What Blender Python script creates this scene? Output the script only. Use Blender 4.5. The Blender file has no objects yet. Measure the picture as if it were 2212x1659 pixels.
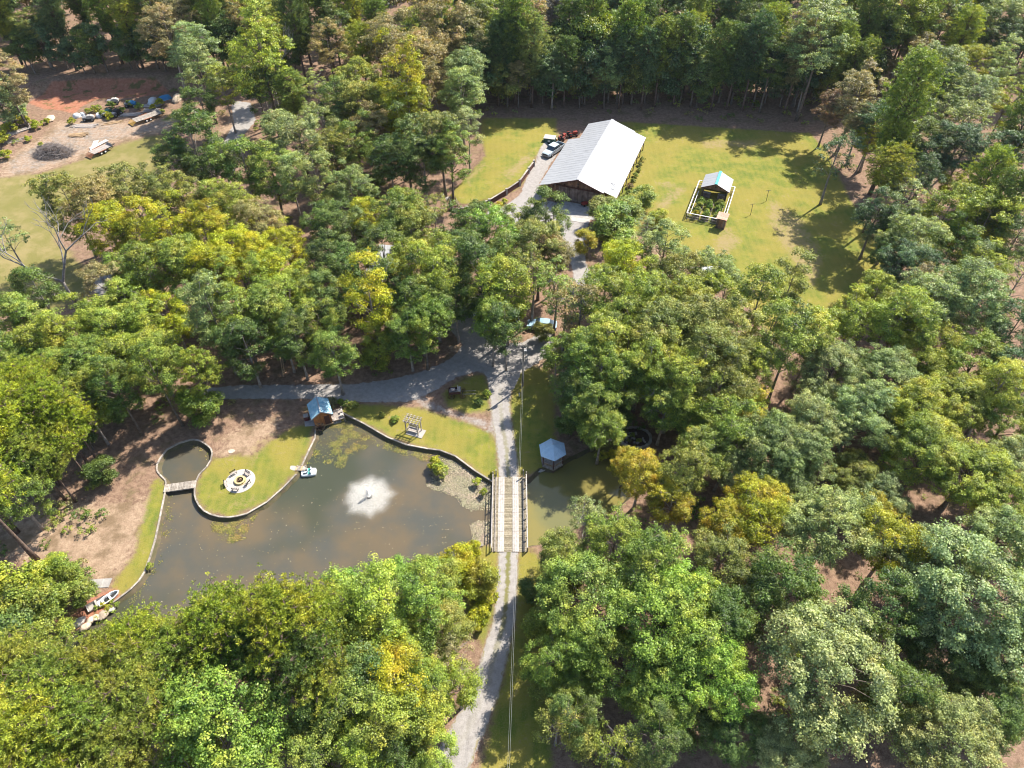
import bpy, math, random
import numpy as np
from mathutils import Vector, Matrix

# ------------------------------------------------------------------ camera, sky, sun, exposure
scene = bpy.context.scene
R_ = math.radians
CAM_H, PITCH, FOC = 72.0, R_(46.0), 1533.7          # drone height (m), downward tilt, focal length in 1/2212 picture widths
cd = bpy.data.cameras.new('camera'); cam = bpy.data.objects.new('camera', cd)
scene.collection.objects.link(cam); scene.camera = cam
cam.location = (0, 0, CAM_H); cam.rotation_euler = (R_(90) - PITCH, 0, 0)
cd.sensor_width = 36.0; cd.lens = 36.0 * FOC / 2212.0
cd.clip_start = 0.5; cd.clip_end = 6000

SUN_EL, SUN_AZ = R_(49.0), R_(45.7)                   # azimuth from +Y towards +X
world = bpy.data.worlds.new('World'); scene.world = world; world.use_nodes = True
wn = world.node_tree
sky = wn.nodes.new('ShaderNodeTexSky'); sky.sky_type = 'NISHITA'; sky.sun_disc = False
sky.sun_elevation = SUN_EL; sky.sun_rotation = SUN_AZ; sky.air_density = 1.0; sky.dust_density = 1.0; sky.ozone_density = 1.0
bg = wn.nodes['Background']; bg.inputs[1].default_value = 0.13
wn.links.new(sky.outputs[0], bg.inputs[0])
sl = bpy.data.lights.new('sun', 'SUN'); sun = bpy.data.objects.new('sun', sl); scene.collection.objects.link(sun)
sl.energy = 5.0; sl.angle = R_(0.53); sl.color = (1.0, 0.94, 0.84)
sd = Vector((-math.sin(SUN_AZ) * math.cos(SUN_EL), -math.cos(SUN_AZ) * math.cos(SUN_EL), -math.sin(SUN_EL)))
sun.rotation_euler = sd.to_track_quat('-Z', 'Y').to_euler(); sun.location = (60, 60, 90)
scene.view_settings.view_transform = 'Standard'; scene.view_settings.look = 'None'
scene.view_settings.exposure = 1.2; scene.view_settings.gamma = 1.0
scene.render.engine = 'CYCLES'
cy = scene.cycles
cy.filter_width = 1.1; cy.max_bounces = 6; cy.diffuse_bounces = 2; cy.glossy_bounces = 2; cy.transmission_bounces = 3; cy.transparent_max_bounces = 6
cy.caustics_reflective = False; cy.caustics_refractive = False

# ------------------------------------------------------------------ helpers
rnd = random.Random(7); npr = np.random.default_rng(7)
COL = scene.collection.objects
SP, CP = math.sin(PITCH), math.cos(PITCH)

def G(x, y, z=0.0):
    """surveyed point: where the sight line of a picture point (2212 wide) meets the level z"""
    u = (x - 1106.0) / FOC; v = (y - 829.5) / FOC; d = SP + v * CP; t = (CAM_H - z) / d
    return Vector((u * t, (CP - v * SP) * t, z))

def Zm(ox, oy, sc):
    """the same for points read from an enlarged detail"""
    return lambda x, y, z=0.0: G((ox + x / sc) * .72, (oy + y / sc) * .72, z)

def tag(o, label, cat, group=None, kind=None):
    o['label'] = label
    if cat: o['category'] = cat
    if group: o['group'] = group
    if kind: o['kind'] = kind
    return o

def empty(name, loc, rz=0.0, label=None, cat=None, group=None):
    o = bpy.data.objects.new(name, None); COL.link(o); o.location = loc; o.rotation_euler = (0, 0, rz)
    o.empty_display_size = .2
    if label: tag(o, label, cat, group)
    return o

def put(name, me, parent=None, loc=(0, 0, 0), rot=(0, 0, 0), scale=(1, 1, 1)):
    o = bpy.data.objects.new(name, me); COL.link(o); o.location = loc; o.rotation_euler = rot; o.scale = scale
    o.parent = parent
    return o

class MB:
    def __init__(s): s.v = []; s.f = []
    def add(s, vs, fs):
        b = len(s.v); s.v.extend([tuple(p) for p in vs]); s.f.extend([tuple(i + b for i in f) for f in fs]); return s
    def box(s, c, size, rz=0.0):
        hx, hy, hz = size[0] / 2, size[1] / 2, size[2] / 2; cs, sn = math.cos(rz), math.sin(rz); vs = []
        for z in (-hz, hz):
            for x, y in ((-hx, -hy), (hx, -hy), (hx, hy), (-hx, hy)):
                vs.append((c[0] + x * cs - y * sn, c[1] + x * sn + y * cs, c[2] + z))
        return s.add(vs, [(3, 2, 1, 0), (4, 5, 6, 7), (0, 1, 5, 4), (1, 2, 6, 5), (2, 3, 7, 6), (3, 0, 4, 7)])
    def beam(s, a, b, w, h):
        a, b = Vector(a), Vector(b); d = (b - a).normalized(); up = Vector((0, 0, 1)) if abs(d.z) < .95 else Vector((0, 1, 0))
        x = d.cross(up).normalized() * (w / 2); y = x.cross(d).normalized() * (h / 2)
        vs = [a - x - y, a + x - y, a + x + y, a - x + y, b - x - y, b + x - y, b + x + y, b - x + y]
        return s.add(vs, [(3, 2, 1, 0), (4, 5, 6, 7), (0, 1, 5, 4), (1, 2, 6, 5), (2, 3, 7, 6), (3, 0, 4, 7)])
    def tube(s, pts, rads, n=8, cap=True):
        rings = []; b = len(s.v)
        for i, p in enumerate(pts):
            p = Vector(p); q = Vector(pts[min(i + 1, len(pts) - 1)]) - Vector(pts[max(i - 1, 0)]); q.normalize()
            up = Vector((0, 0, 1)) if abs(q.z) < .9 else Vector((1, 0, 0))
            x = q.cross(up).normalized(); y = x.cross(q)
            for k in range(n):
                a = 2 * math.pi * k / n; s.v.append(tuple(p + (x * math.cos(a) + y * math.sin(a)) * rads[i]))
        for i in range(len(pts) - 1):
            for k in range(n):
                k2 = (k + 1) % n; s.f.append((b + i * n + k, b + i * n + k2, b + (i + 1) * n + k2, b + (i + 1) * n + k))
        if cap:
            s.f.append(tuple(b + k for k in range(n))[::-1]); s.f.append(tuple(b + (len(pts) - 1) * n + k for k in range(n)))
        return s
    def prism(s, poly, z0, z1):
        n = len(poly); vs = [(p[0], p[1], z0) for p in poly] + [(p[0], p[1], z1) for p in poly]
        fs = [tuple(range(n))[::-1], tuple(range(n, 2 * n))] + [(i, (i + 1) % n, n + (i + 1) % n, n + i) for i in range(n)]
        return s.add(vs, fs)
    def prism_y(s, prof, y0, y1):
        """profile in x,z extruded along y"""
        n = len(prof); vs = [(p[0], y0, p[1]) for p in prof] + [(p[0], y1, p[1]) for p in prof]
        fs = [tuple(range(n)), tuple(range(n, 2 * n))[::-1]] + [(i, n + i, n + (i + 1) % n, (i + 1) % n) for i in range(n)]
        return s.add(vs, fs)
    def mesh(s, name, mat, smooth=False):
        me = bpy.data.meshes.new(name); me.from_pydata(s.v, [], s.f); me.materials.append(mat)
        if smooth: me.polygons.foreach_set('use_smooth', [True] * len(me.polygons))
        me.update(); return me
    def build(s, name, mat, parent=None, loc=(0, 0, 0), rot=(0, 0, 0), smooth=False):
        return put(name, s.mesh(name, mat, smooth), parent, loc, rot)

_boxes = {}
def bx(name, size, loc, mat, parent=None, rz=0.0, rot=None):
    """a box object; alike boxes share one mesh"""
    key = (name, round(size[0], 3), round(size[1], 3), round(size[2], 3), mat.name)
    if key not in _boxes:
        _boxes[key] = MB().box((0, 0, 0), size).mesh(name, mat)
    return put(name, _boxes[key], parent, loc, rot if rot else (0, 0, rz))

def bar(name, a, b, w, h, mat, parent=None):
    return MB().beam(a, b, w, h).build(name, mat, parent)

def pipe(name, pts, r, mat, parent=None, n=8):
    return MB().tube(pts, [r] * len(pts) if not isinstance(r, (list, tuple)) else r, n).build(name, mat, parent, smooth=True)

# ------------------------------------------------------------------ materials
def nodes_of(name):
    m = bpy.data.materials.new(name); m.use_nodes = True; nt = m.node_tree
    return m, nt, nt.nodes['Principled BSDF']

def N(nt, t, **kw):
    n = nt.nodes.new(t)
    for k, v in kw.items(): setattr(n, k, v)
    return n

def math_node(nt, op, a, b=None, clamp=False):
    n = nt.nodes.new('ShaderNodeMath'); n.operation = op; n.use_clamp = clamp
    for i, v in enumerate((a, b)):
        if v is None: continue
        if isinstance(v, (int, float)): n.inputs[i].default_value = v
        else: nt.links.new(v, n.inputs[i])
    return n.outputs[0]

def mixc(nt, fac, a, b, blend='MIX'):
    n = nt.nodes.new('ShaderNodeMix'); n.data_type = 'RGBA'; n.blend_type = blend
    for s, v in ((n.inputs[0], fac), (n.inputs[6], a), (n.inputs[7], b)):
        if isinstance(v, (int, float)): s.default_value = v
        elif isinstance(v, tuple): s.default_value = (*v, 1)
        else: nt.links.new(v, s)
    return n.outputs[2]

def noise(nt, scale, detail=4, rough=.6, coord='Object', dim=None):
    tc = nt.nodes.new('ShaderNodeTexCoord') if coord != 'Geo' else None
    n = nt.nodes.new('ShaderNodeTexNoise'); n.inputs['Scale'].default_value = scale; n.inputs['Detail'].default_value = detail
    n.inputs['Roughness'].default_value = rough
    if tc: nt.links.new(tc.outputs[coord], n.inputs['Vector'])
    else:
        g = nt.nodes.new('ShaderNodeNewGeometry'); nt.links.new(g.outputs['Position'], n.inputs['Vector'])
    return n.outputs[0]

def ramp(nt, fac, lo, hi):
    n = nt.nodes.new('ShaderNodeMapRange'); n.inputs[1].default_value = lo; n.inputs[2].default_value = hi; n.clamp = True
    n.interpolation_type = 'SMOOTHSTEP'; nt.links.new(fac, n.inputs[0]); return n.outputs[0]

def pm(name, col, col2=None, scale=4.0, rough=.75, spec=.3, bump=0.0, bscale=30.0, rand=.12, metal=0.0, lo=.35, hi=.65, coord='Geo'):
    """plain surface: two tones by noise, a little tone per piece, fine relief"""
    m, nt, b = nodes_of(name)
    col2 = col2 or tuple(c * .72 for c in col)
    c = mixc(nt, ramp(nt, noise(nt, scale, 5, .65, coord), lo, hi), col, col2)
    if rand:
        oi = N(nt, 'ShaderNodeObjectInfo'); k = math_node(nt, 'MULTIPLY_ADD', oi.outputs['Random'], 2 * rand)
        k.node.inputs[2].default_value = 1 - rand
        hsv = N(nt, 'ShaderNodeHueSaturation'); nt.links.new(c, hsv.inputs['Color']); nt.links.new(k, hsv.inputs['Value']); c = hsv.outputs[0]
    nt.links.new(c, b.inputs['Base Color']); b.inputs['Roughness'].default_value = rough; b.inputs['Metallic'].default_value = metal
    b.inputs['Specular IOR Level'].default_value = spec
    if bump:
        bn = N(nt, 'ShaderNodeBump'); bn.inputs['Strength'].default_value = bump; bn.inputs['Distance'].default_value = .05
        nt.links.new(noise(nt, bscale, 4, .7, coord), bn.inputs['Height']); nt.links.new(bn.outputs[0], b.inputs['Normal'])
    return m

def foliage_mat(name, use_attr=False):
    m, nt, b = nodes_of(name)
    if use_attr:
        a = N(nt, 'ShaderNodeAttribute', attribute_name='tint'); base = a.outputs['Color']
    else:
        base = N(nt, 'ShaderNodeObjectInfo').outputs['Color']
    lv = N(nt, 'ShaderNodeAttribute', attribute_name='lv').outputs['Fac']      # one value per leaf
    cv = N(nt, 'ShaderNodeAttribute', attribute_name='cv').outputs['Fac']      # one value per twig
    n1 = noise(nt, .42, 3, .6, 'Geo')                                          # limbs that turn earlier or later
    k = math_node(nt, 'ADD', math_node(nt, 'MULTIPLY', lv, .85), math_node(nt, 'MULTIPLY', cv, .75)); k = math_node(nt, 'MULTIPLY', math_node(nt, 'ADD', k, .18), math_node(nt, 'MULTIPLY_ADD', n1, .7))  # random leaf tones, spread wide to imitate highlights and dark gaps
    k.node.inputs[1].links[0].from_node.inputs[2].default_value = .65
    v = N(nt, 'ShaderNodeHueSaturation'); nt.links.new(base, v.inputs['Color']); nt.links.new(k, v.inputs['Value'])
    h1 = math_node(nt, 'ADD', math_node(nt, 'MULTIPLY', lv, .020), math_node(nt, 'MULTIPLY', cv, .026))
    h1 = math_node(nt, 'ADD', h1, math_node(nt, 'MULTIPLY', ramp(nt, n1, .4, .72), .046))
    nt.links.new(math_node(nt, 'SUBTRACT', .533, h1), v.inputs['Hue'])
    c = v.outputs[0]
    nt.links.new(c, b.inputs['Base Color']); b.inputs['Roughness'].default_value = .5; b.inputs['Specular IOR Level'].default_value = .3
    tr = N(nt, 'ShaderNodeBsdfTranslucent'); nt.links.new(mixc(nt, 1.0, c, (.58, .55, .12), 'MULTIPLY'), tr.inputs['Color'])   # light through the leaf
    ad = N(nt, 'ShaderNodeAddShader'); nt.links.new(b.outputs[0], ad.inputs[0]); nt.links.new(tr.outputs[0], ad.inputs[1])
    nt.links.new(ad.outputs[0], nt.nodes['Material Output'].inputs['Surface'])
    return m

M = {}
M['leaf'] = foliage_mat('leaf'); M['leaf_tint'] = foliage_mat('leaf_tint', True)
M['bark'] = pm('bark', (.20, .165, .135), (.10, .08, .065), 3, .9, .1, .5, 12)
M['bark_pale'] = pm('bark_pale', (.36, .31, .27), (.20, .17, .145), 3, .9, .1, .4, 12)
M['bark_pine'] = pm('bark_pine', (.17, .12, .095), (.085, .06, .05), 4, .9, .1, .6, 10)
M['dead'] = pm('dead_wood', (.27, .245, .23), (.16, .145, .13), 2, .9, .1, .3, 12)
M['twig'] = pm('grey_twig', (.27, .235, .22), (.15, .13, .12), 2, .9, .1, 0)
M['wood_grey'] = pm('weathered_wood', (.40, .35, .31), (.25, .215, .19), 5, .85, .15, .3, 18, .2)
M['wood_pale'] = pm('sunbleached_wood', (.36, .32, .275), (.21, .18, .15), 3, .85, .15, .3, 18, .28)
M['wood_tan_pale'] = pm('worn_deck_wood', (.27, .235, .165), (.17, .14, .095), 6, .85, .15, .3, 18, .25)
M['wood_tan'] = pm('tan_wood', (.42, .29, .17), (.27, .18, .10), 5, .8, .15, .3, 18, .2)
M['wood_barn'] = pm('barn_board', (.24, .135, .085), (.13, .085, .068), 1.6, .88, .12, .4, 15, .32)
M['wood_barn_grey'] = pm('barn_board_grey', (.20, .155, .135), (.115, .085, .075), 1.6, .88, .12, .4, 15, .3)
M['wood_dark'] = pm('dark_stained_wood', (.115, .05, .038), (.07, .034, .028), 3, .8, .2, .3, 18, .2)
M['wood_orange'] = pm('cedar_board', (.40, .165, .055), (.25, .10, .04), 2.5, .75, .2, .3, 15, .25)
M['rail'] = pm('pale_rail', (.40, .365, .335), (.30, .27, .24), 4, .8, .2, .2, 20, .1)
def streaked(name, c0, c1, rough=.5):
    """sheet metal, weathered in streaks that run down the slope"""
    m, nt, b = nodes_of(name); tc = N(nt, 'ShaderNodeTexCoord'); mp = N(nt, 'ShaderNodeMapping'); mp.inputs['Scale'].default_value = (.35, 2.6, .35); nt.links.new(tc.outputs['Object'], mp.inputs[0])
    n = N(nt, 'ShaderNodeTexNoise'); n.inputs['Scale'].default_value = 1.3; n.inputs['Detail'].default_value = 6; n.inputs['Roughness'].default_value = .7; nt.links.new(mp.outputs[0], n.inputs['Vector'])
    c = mixc(nt, ramp(nt, n.outputs[0], .38, .68), c0, c1); c = mixc(nt, math_node(nt, 'MULTIPLY', ramp(nt, noise(nt, .5, 5, .7), .58, .72), .5), c, tuple(q * .72 for q in c1))
    nt.links.new(c, b.inputs['Base Color']); b.inputs['Roughness'].default_value = rough; b.inputs['Specular IOR Level'].default_value = .4
    return m
M['white_metal'] = streaked('white_roof_metal', (.305, .31, .32), (.255, .26, .268))
M['white_paint'] = pm('white_paint', (.66, .65, .62), (.54, .52, .49), 2, .6, .3, 0, 1, .05)
M['blue_metal'] = pm('blue_grey_roof_metal', (.34, .47, .58), (.42, .55, .64), 2.2, .4, .5, 0, 1, .06)
M['blue_roof'] = pm('faded_blue_roof', (.15, .36, .48), (.34, .50, .58), 2.6, .45, .5, 0, 1, .08)
M['teal'] = pm('teal_ridge', (.03, .30, .30), (.05, .36, .36), 3, .5, .4)
M['pink_roof'] = pm('faded_red_shingle', (.46, .24, .17), (.55, .33, .24), 3, .8, .2)
M['concrete'] = pm('concrete', (.33, .31, .29), (.25, .235, .22), 1.2, .9, .2, .15, 20)
M['concrete_pale'] = pm('pale_concrete', (.39, .36, .33), (.31, .285, .255), 1.4, .9, .2, .15, 20)
M['stone'] = pm('sandstone', (.50, .40, .30), (.34, .27, .20), 1.8, .9, .2, .5, 6, .18)
M['stone_grey'] = pm('grey_stone', (.40, .37, .33), (.27, .25, .22), 2, .9, .2, .5, 6, .2)
M['stone_yellow'] = pm('yellow_stone', (.50, .40, .20), (.38, .30, .15), 3, .9, .2, .3, 8, .15)
M['rubber'] = pm('rubber', (.025, .025, .026), (.018, .018, .018), 4, .8, .3)
M['steel'] = pm('steel', (.35, .35, .36), (.22, .22, .23), 4, .5, .5, 0, 1, .1, .6)
M['black'] = pm('black_iron_and_shade', (.03, .028, .027), (.02, .02, .02), 4, .6, .4)
M['glass'] = pm('dark_glass', (.03, .045, .06), (.03, .045, .06), 1, .08, .8)
M['truck_paint'] = pm('silver_blue_paint', (.36, .42, .46), (.33, .39, .43), 1, .3, .6)
M['car_paint'] = pm('pale_blue_paint', (.26, .38, .48), (.24, .36, .45), 1, .3, .6)
M['white_car'] = pm('white_car_paint', (.70, .72, .72), (.66, .68, .68), 1, .3, .6)
M['green_paint'] = pm('dark_green_paint', (.03, .10, .085), (.02, .07, .06), 2, .5, .4)
M['red_paint'] = pm('red_paint', (.30, .035, .025), (.2, .03, .02), 2, .5, .4)
M['maroon'] = pm('maroon_paint', (.13, .035, .035), (.09, .03, .03), 2, .6, .3)
M['yellow_paint'] = pm('worn_yellow_paint', (.50, .30, .04), (.33, .20, .05), 2, .6, .3)
M['rust'] = pm('rust', (.28, .11, .055), (.17, .075, .045), 3, .9, .1, .3, 12)
M['tarp'] = pm('blue_tarp', (.03, .16, .34), (.04, .22, .42), 3, .5, .3, .4, 4)
M['plastic_white'] = pm('white_plastic', (.58, .60, .61), (.52, .54, .55), 2, .35, .5)
M['plastic_teal'] = pm('teal_plastic', (.06, .34, .28), (.05, .30, .25), 2, .4, .5)
M['soil'] = pm('dark_soil', (.09, .06, .042), (.055, .038, .028), 4, .95, .1, .5, 20)
M['wire'] = pm('bright_cable', (.40, .40, .38), (.35, .35, .33), 1, .5, .4)
M['ember'] = pm('charred_log', (.05, .038, .03), (.12, .08, .05), 5, .9, .1)
# ------------------------------------------------------------------ ground plan (surveyed from the photograph, metres)
def poly(pts): return np.array([G(x, y).to_tuple()[:2] for x, y in pts])

def sdist(P, Q):
    """signed distance (inside positive) of points P (n,2) to the closed polygon Q, and nearest boundary points"""
    best = np.full(len(P), 1e9); near = np.zeros_like(P); ins = np.zeros(len(P), bool)
    for i in range(len(Q)):
        a, b = Q[i], Q[(i + 1) % len(Q)]; e = b - a; L = e @ e
        if L < 1e-12: continue
        t = np.clip(((P - a) @ e) / L, 0, 1); q = a + t[:, None] * e; d = np.hypot(*(P - q).T)
        k = d < best; best[k] = d[k]; near[k] = q[k]
        c = (a[1] > P[:, 1]) != (b[1] > P[:, 1])
        with np.errstate(divide='ignore', invalid='ignore'):
            ins ^= c & (P[:, 0] < (b[0] - a[0]) * (P[:, 1] - a[1]) / (b[1] - a[1]) + a[0])
    return np.where(ins, best, -best), near

def dline(P, Q):
    best = np.full(len(P), 1e9); near = np.zeros_like(P)
    for i in range(len(Q) - 1):
        a, b = Q[i], Q[i + 1]; e = b - a; t = np.clip(((P - a) @ e) / (e @ e), 0, 1); q = a + t[:, None] * e
        d = np.hypot(*(P - q).T); k = d < best; best[k] = d[k]; near[k] = q[k]
    return best, near

def ss(x, a, b): t = np.clip((x - a) / (b - a), 0, 1); return t * t * (3 - 2 * t)

NWALL = [(1062, 1040), (1027, 1018), (984, 986), (950, 973), (924, 970), (877, 961), (837, 945), (787, 916), (735, 890)]
MILLFRONT = [(735, 890), (717, 896), (682, 906)]
PENIN_E = [(682, 906), (681, 946), (666, 977), (652, 1007)]
PENIN_S = [(640, 1025), (612, 1054), (577, 1085), (534, 1110), (515, 1115), (496, 1118), (475, 1117), (456, 1112), (441, 1104), (430, 1092), (424, 1081), (421, 1070),
           (421, 1055), (424, 1040), (431, 1025), (447, 1009), (456, 994), (459, 979), (456, 970), (450, 964), (440, 957), (430, 952), (418, 950), (407, 952), (386, 958), (360, 972),
           (345, 993), (340, 1003), (339, 1012), (341, 1020), (346, 1026), (358, 1038), (359, 1047)]
LEFTBANK = [(359, 1047), (357, 1064), (346, 1118), (336, 1165), (325, 1203), (313, 1236), (300, 1256), (283, 1273), (240, 1306)]
ROCKBANK = [(240, 1306), (213, 1326), (180, 1353), (143, 1373), (100, 1393), (60, 1416), (30, 1432)]
SOUTH = [(30, 1450), (180, 1440), (350, 1425), (600, 1405), (760, 1375), (860, 1330), (930, 1285), (985, 1228), (1030, 1185), (1055, 1174)]
EAST = [(1140, 1182), (1200, 1170), (1250, 1140), (1320, 1110), (1380, 1062), (1402, 1010), (1382, 966), (1320, 950), (1270, 968), (1225, 990), (1195, 1012), (1165, 1010), (1141, 1034)]
POND = NWALL + MILLFRONT[1:] + PENIN_E[1:] + PENIN_S + LEFTBANK[1:] + ROCKBANK[1:] + SOUTH + EAST
POND_W = poly(POND)

DRIVE_S = ([(870, 1740), (922, 1659), (975, 1570), (1014, 1506), (1045, 1406), (1067, 1339), (1074, 1270), (1077, 1206), (1078, 1187)],
           [(975, 1740), (1014, 1659), (1050, 1570), (1074, 1506), (1098, 1406), (1112, 1339), (1116, 1270), (1117, 1206), (1119, 1187)])
DRIVE_N = ([(1080, 1036), (1076, 990), (1070, 940), (1064, 905), (1059, 870), (1057, 836), (1050, 800)],
           [(1119, 1036), (1116, 990), (1109, 940), (1103, 905), (1100, 870), (1106, 836), (1122, 800)])
JUNCTION = [(1058, 840), (1050, 808), (1025, 800), (975, 806), (960, 790), (985, 768), (1000, 745), (980, 720), (962, 690), (965, 662), (1012, 662), (1040, 690), (1058, 722), (1088, 742), (1130, 740), (1160, 725), (1192, 718), (1198, 758), (1155, 786), (1124, 806), (1107, 842)]
WESTLANE = [(1015, 775), (985, 768), (950, 788), (900, 806), (840, 822), (760, 830), (680, 832), (600, 832), (520, 833), (455, 838), (400, 850), (402, 868), (460, 862), (540, 860), (620, 862), (690, 860), (740, 866), (830, 868), (890, 866), (935, 846), (985, 815), (1035, 800)]
LOOP = [(880, 862), (930, 888), (985, 905), (1035, 925), (1072, 950), (1066, 922), (1058, 905), (1010, 895), (965, 880), (935, 865), (915, 850)]
BARNYARD = [(1054, 452), (1085, 448), (1110, 432), (1128, 415), (1143, 372), (1158, 350), (1170, 325), (1178, 312), (1202, 312), (1204, 330), (1185, 360), (1165, 395), (1170, 430), (1210, 440), (1272, 466), (1268, 500), (1262, 560), (1285, 625), (1262, 645), (1240, 600), (1228, 540), (1215, 512), (1150, 512), (1090, 490), (1050, 475)]
YARD = [(0, 352), (50, 318), (95, 292), (120, 262), (200, 256), (300, 262), (400, 240), (420, 262), (360, 285), (230, 312), (170, 345), (90, 372), (0, 388)]
FARLANE = [(500, 218), (540, 222), (552, 260), (520, 300), (488, 330), (478, 318), (505, 268)]
SIDELANE = [(190, 612), (215, 580), (262, 580), (245, 625), (225, 665), (170, 700), (165, 670)]
LAWN = [
    [(1325, 262), (1500, 272), (1750, 288), (1790, 330), (1830, 420), (1890, 520), (1930, 620), (1900, 670), (1800, 730), (1680, 740), (1600, 640), (1500, 560), (1400, 520), (1330, 470), (1260, 440)],
    [(1040, 255), (1200, 255), (1205, 305), (1170, 325), (1148, 365), (1118, 405), (1060, 440), (1000, 452), (966, 432), (1010, 385), (1050, 340), (1040, 300)],
    [(735, 872), (830, 876), (890, 882), (940, 893), (1000, 910), (1060, 935), (1072, 960), (1082, 1036), (1062, 1042), (1000, 990), (930, 968), (870, 955), (800, 920), (738, 894)],
    [(1108, 806), (1150, 790), (1185, 800), (1200, 860), (1200, 1000), (1160, 1020), (1120, 1030), (1108, 930), (1102, 870)],
    [(955, 850), (990, 826), (1046, 806), (1056, 840), (1057, 885), (1010, 893), (965, 876)],
    [(680, 912), (662, 980), (640, 1022), (580, 1080), (500, 1116), (440, 1100), (424, 1070), (424, 1045), (450, 1005), (470, 990), (540, 985), (590, 950), (630, 925)],
    [(360, 1050), (350, 1110), (330, 1200), (300, 1262), (260, 1290), (240, 1270), (290, 1200), (315, 1100), (330, 1040), (345, 1030)],
    [(1120, 1190), (1150, 1188), (1190, 1230), (1180, 1400), (1200, 1740), (1020, 1740), (1060, 1560), (1090, 1450), (1114, 1340)],
    [(1078, 1190), (1060, 1176), (1030, 1188), (1000, 1250), (1010, 1330), (1040, 1400), (1066, 1340), (1076, 1270)],
    [(345, 262), (400, 228), (420, 238), (380, 262)], [(30, 400), (60, 380), (110, 420), (40, 460)]]
FIELD = [[(-60, 392), (90, 374), (180, 345), (260, 312), (330, 292), (375, 290), (345, 370), (220, 440), (130, 470), (120, 520), (195, 590), (190, 640), (90, 680), (-60, 660)]]
CLAY = [[(60, 222), (120, 190), (200, 182), (340, 182), (372, 200), (300, 210), (210, 215), (180, 228), (160, 246), (130, 238), (95, 236)], [(200, 1290), (250, 1270), (262, 1292), (180, 1352), (130, 1370), (110, 1350)]]
SAND = [[(470, 985), (490, 940), (540, 915), (600, 905), (600, 930), (560, 960), (545, 990), (500, 1000)], [(60, 1110), (180, 1080), (290, 1090), (330, 1060), (340, 1090), (290, 1200), (240, 1262), (120, 1240), (20, 1200), (0, 1150)],
        [(1350, 470), (1420, 400), (1480, 420), (1450, 520), (1420, 560)], [(465, 290), (500, 250), (525, 262), (505, 300)], [(965, 745), (1000, 742), (1010, 765), (985, 775)], [(1130, 770), (1170, 745), (1190, 760), (1180, 800), (1150, 810)]]
WORN = [[(1368, 500), (1400, 452), (1440, 408), (1478, 396), (1492, 412), (1450, 450), (1418, 505), (1388, 540)], [(1402, 395), (1445, 388), (1480, 404), (1440, 414)], [(1560, 470), (1610, 520), (1580, 560), (1530, 540)], [(520, 1000), (535, 955), (580, 930), (605, 935), (585, 965), (560, 1000), (545, 1020)], [(1500, 300), (1640, 300), (1650, 320), (1520, 325)], [(1660, 420), (1740, 470), (1790, 560), (1760, 640), (1700, 560), (1650, 480)], [(1075, 385), (1150, 330), (1160, 350), (1100, 410)], [(995, 395), (1040, 350), (1060, 360), (1010, 420)], [(470, 1080), (580, 1060), (560, 1090), (490, 1108)], [(760, 930), (830, 925), (860, 945), (800, 935)]]
zw = Zm(1300, 400, 5.53)
RW = [zw(*p) for p in [(395, 1348), (470, 1330), (560, 1312), (735, 1262), (930, 1190), (1215, 1018), (1435, 868), (1582, 662), (1668, 545)]]
RWALL_W = np.array([p.to_tuple()[:2] for p in RW])
RLAWN_W = np.vstack([RWALL_W, poly([(1185, 322), (1196, 300), (1190, 262), (1045, 262), (1040, 330), (1005, 385), (966, 432)])])
CLAYLINE = poly([(-250, 232), (0, 226), (90, 200), (150, 190), (200, 186), (345, 186), (420, 192), (560, 188)])

def hgt(X, Y):
    P = np.stack([np.ravel(X), np.ravel(Y)], 1).astype(float)
    d, _ = sdist(P, RLAWN_W); dl, _ = dline(P, RWALL_W)
    h = 1.05 * ss(d, .15, .5) * (1 - ss(dl, 5.0, 16.0))
    yl = np.interp(P[:, 0], CLAYLINE[:, 0], CLAYLINE[:, 1]) - 2.0
    w = (1 - ss(P[:, 0], -62, -50))
    h = h + w * 1.9 * ss(P[:, 1] - yl, 0, 4.5)
    return h.reshape(np.shape(X))
def hz(x, y): return float(hgt(np.array([x]), np.array([y]))[0])

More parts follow.
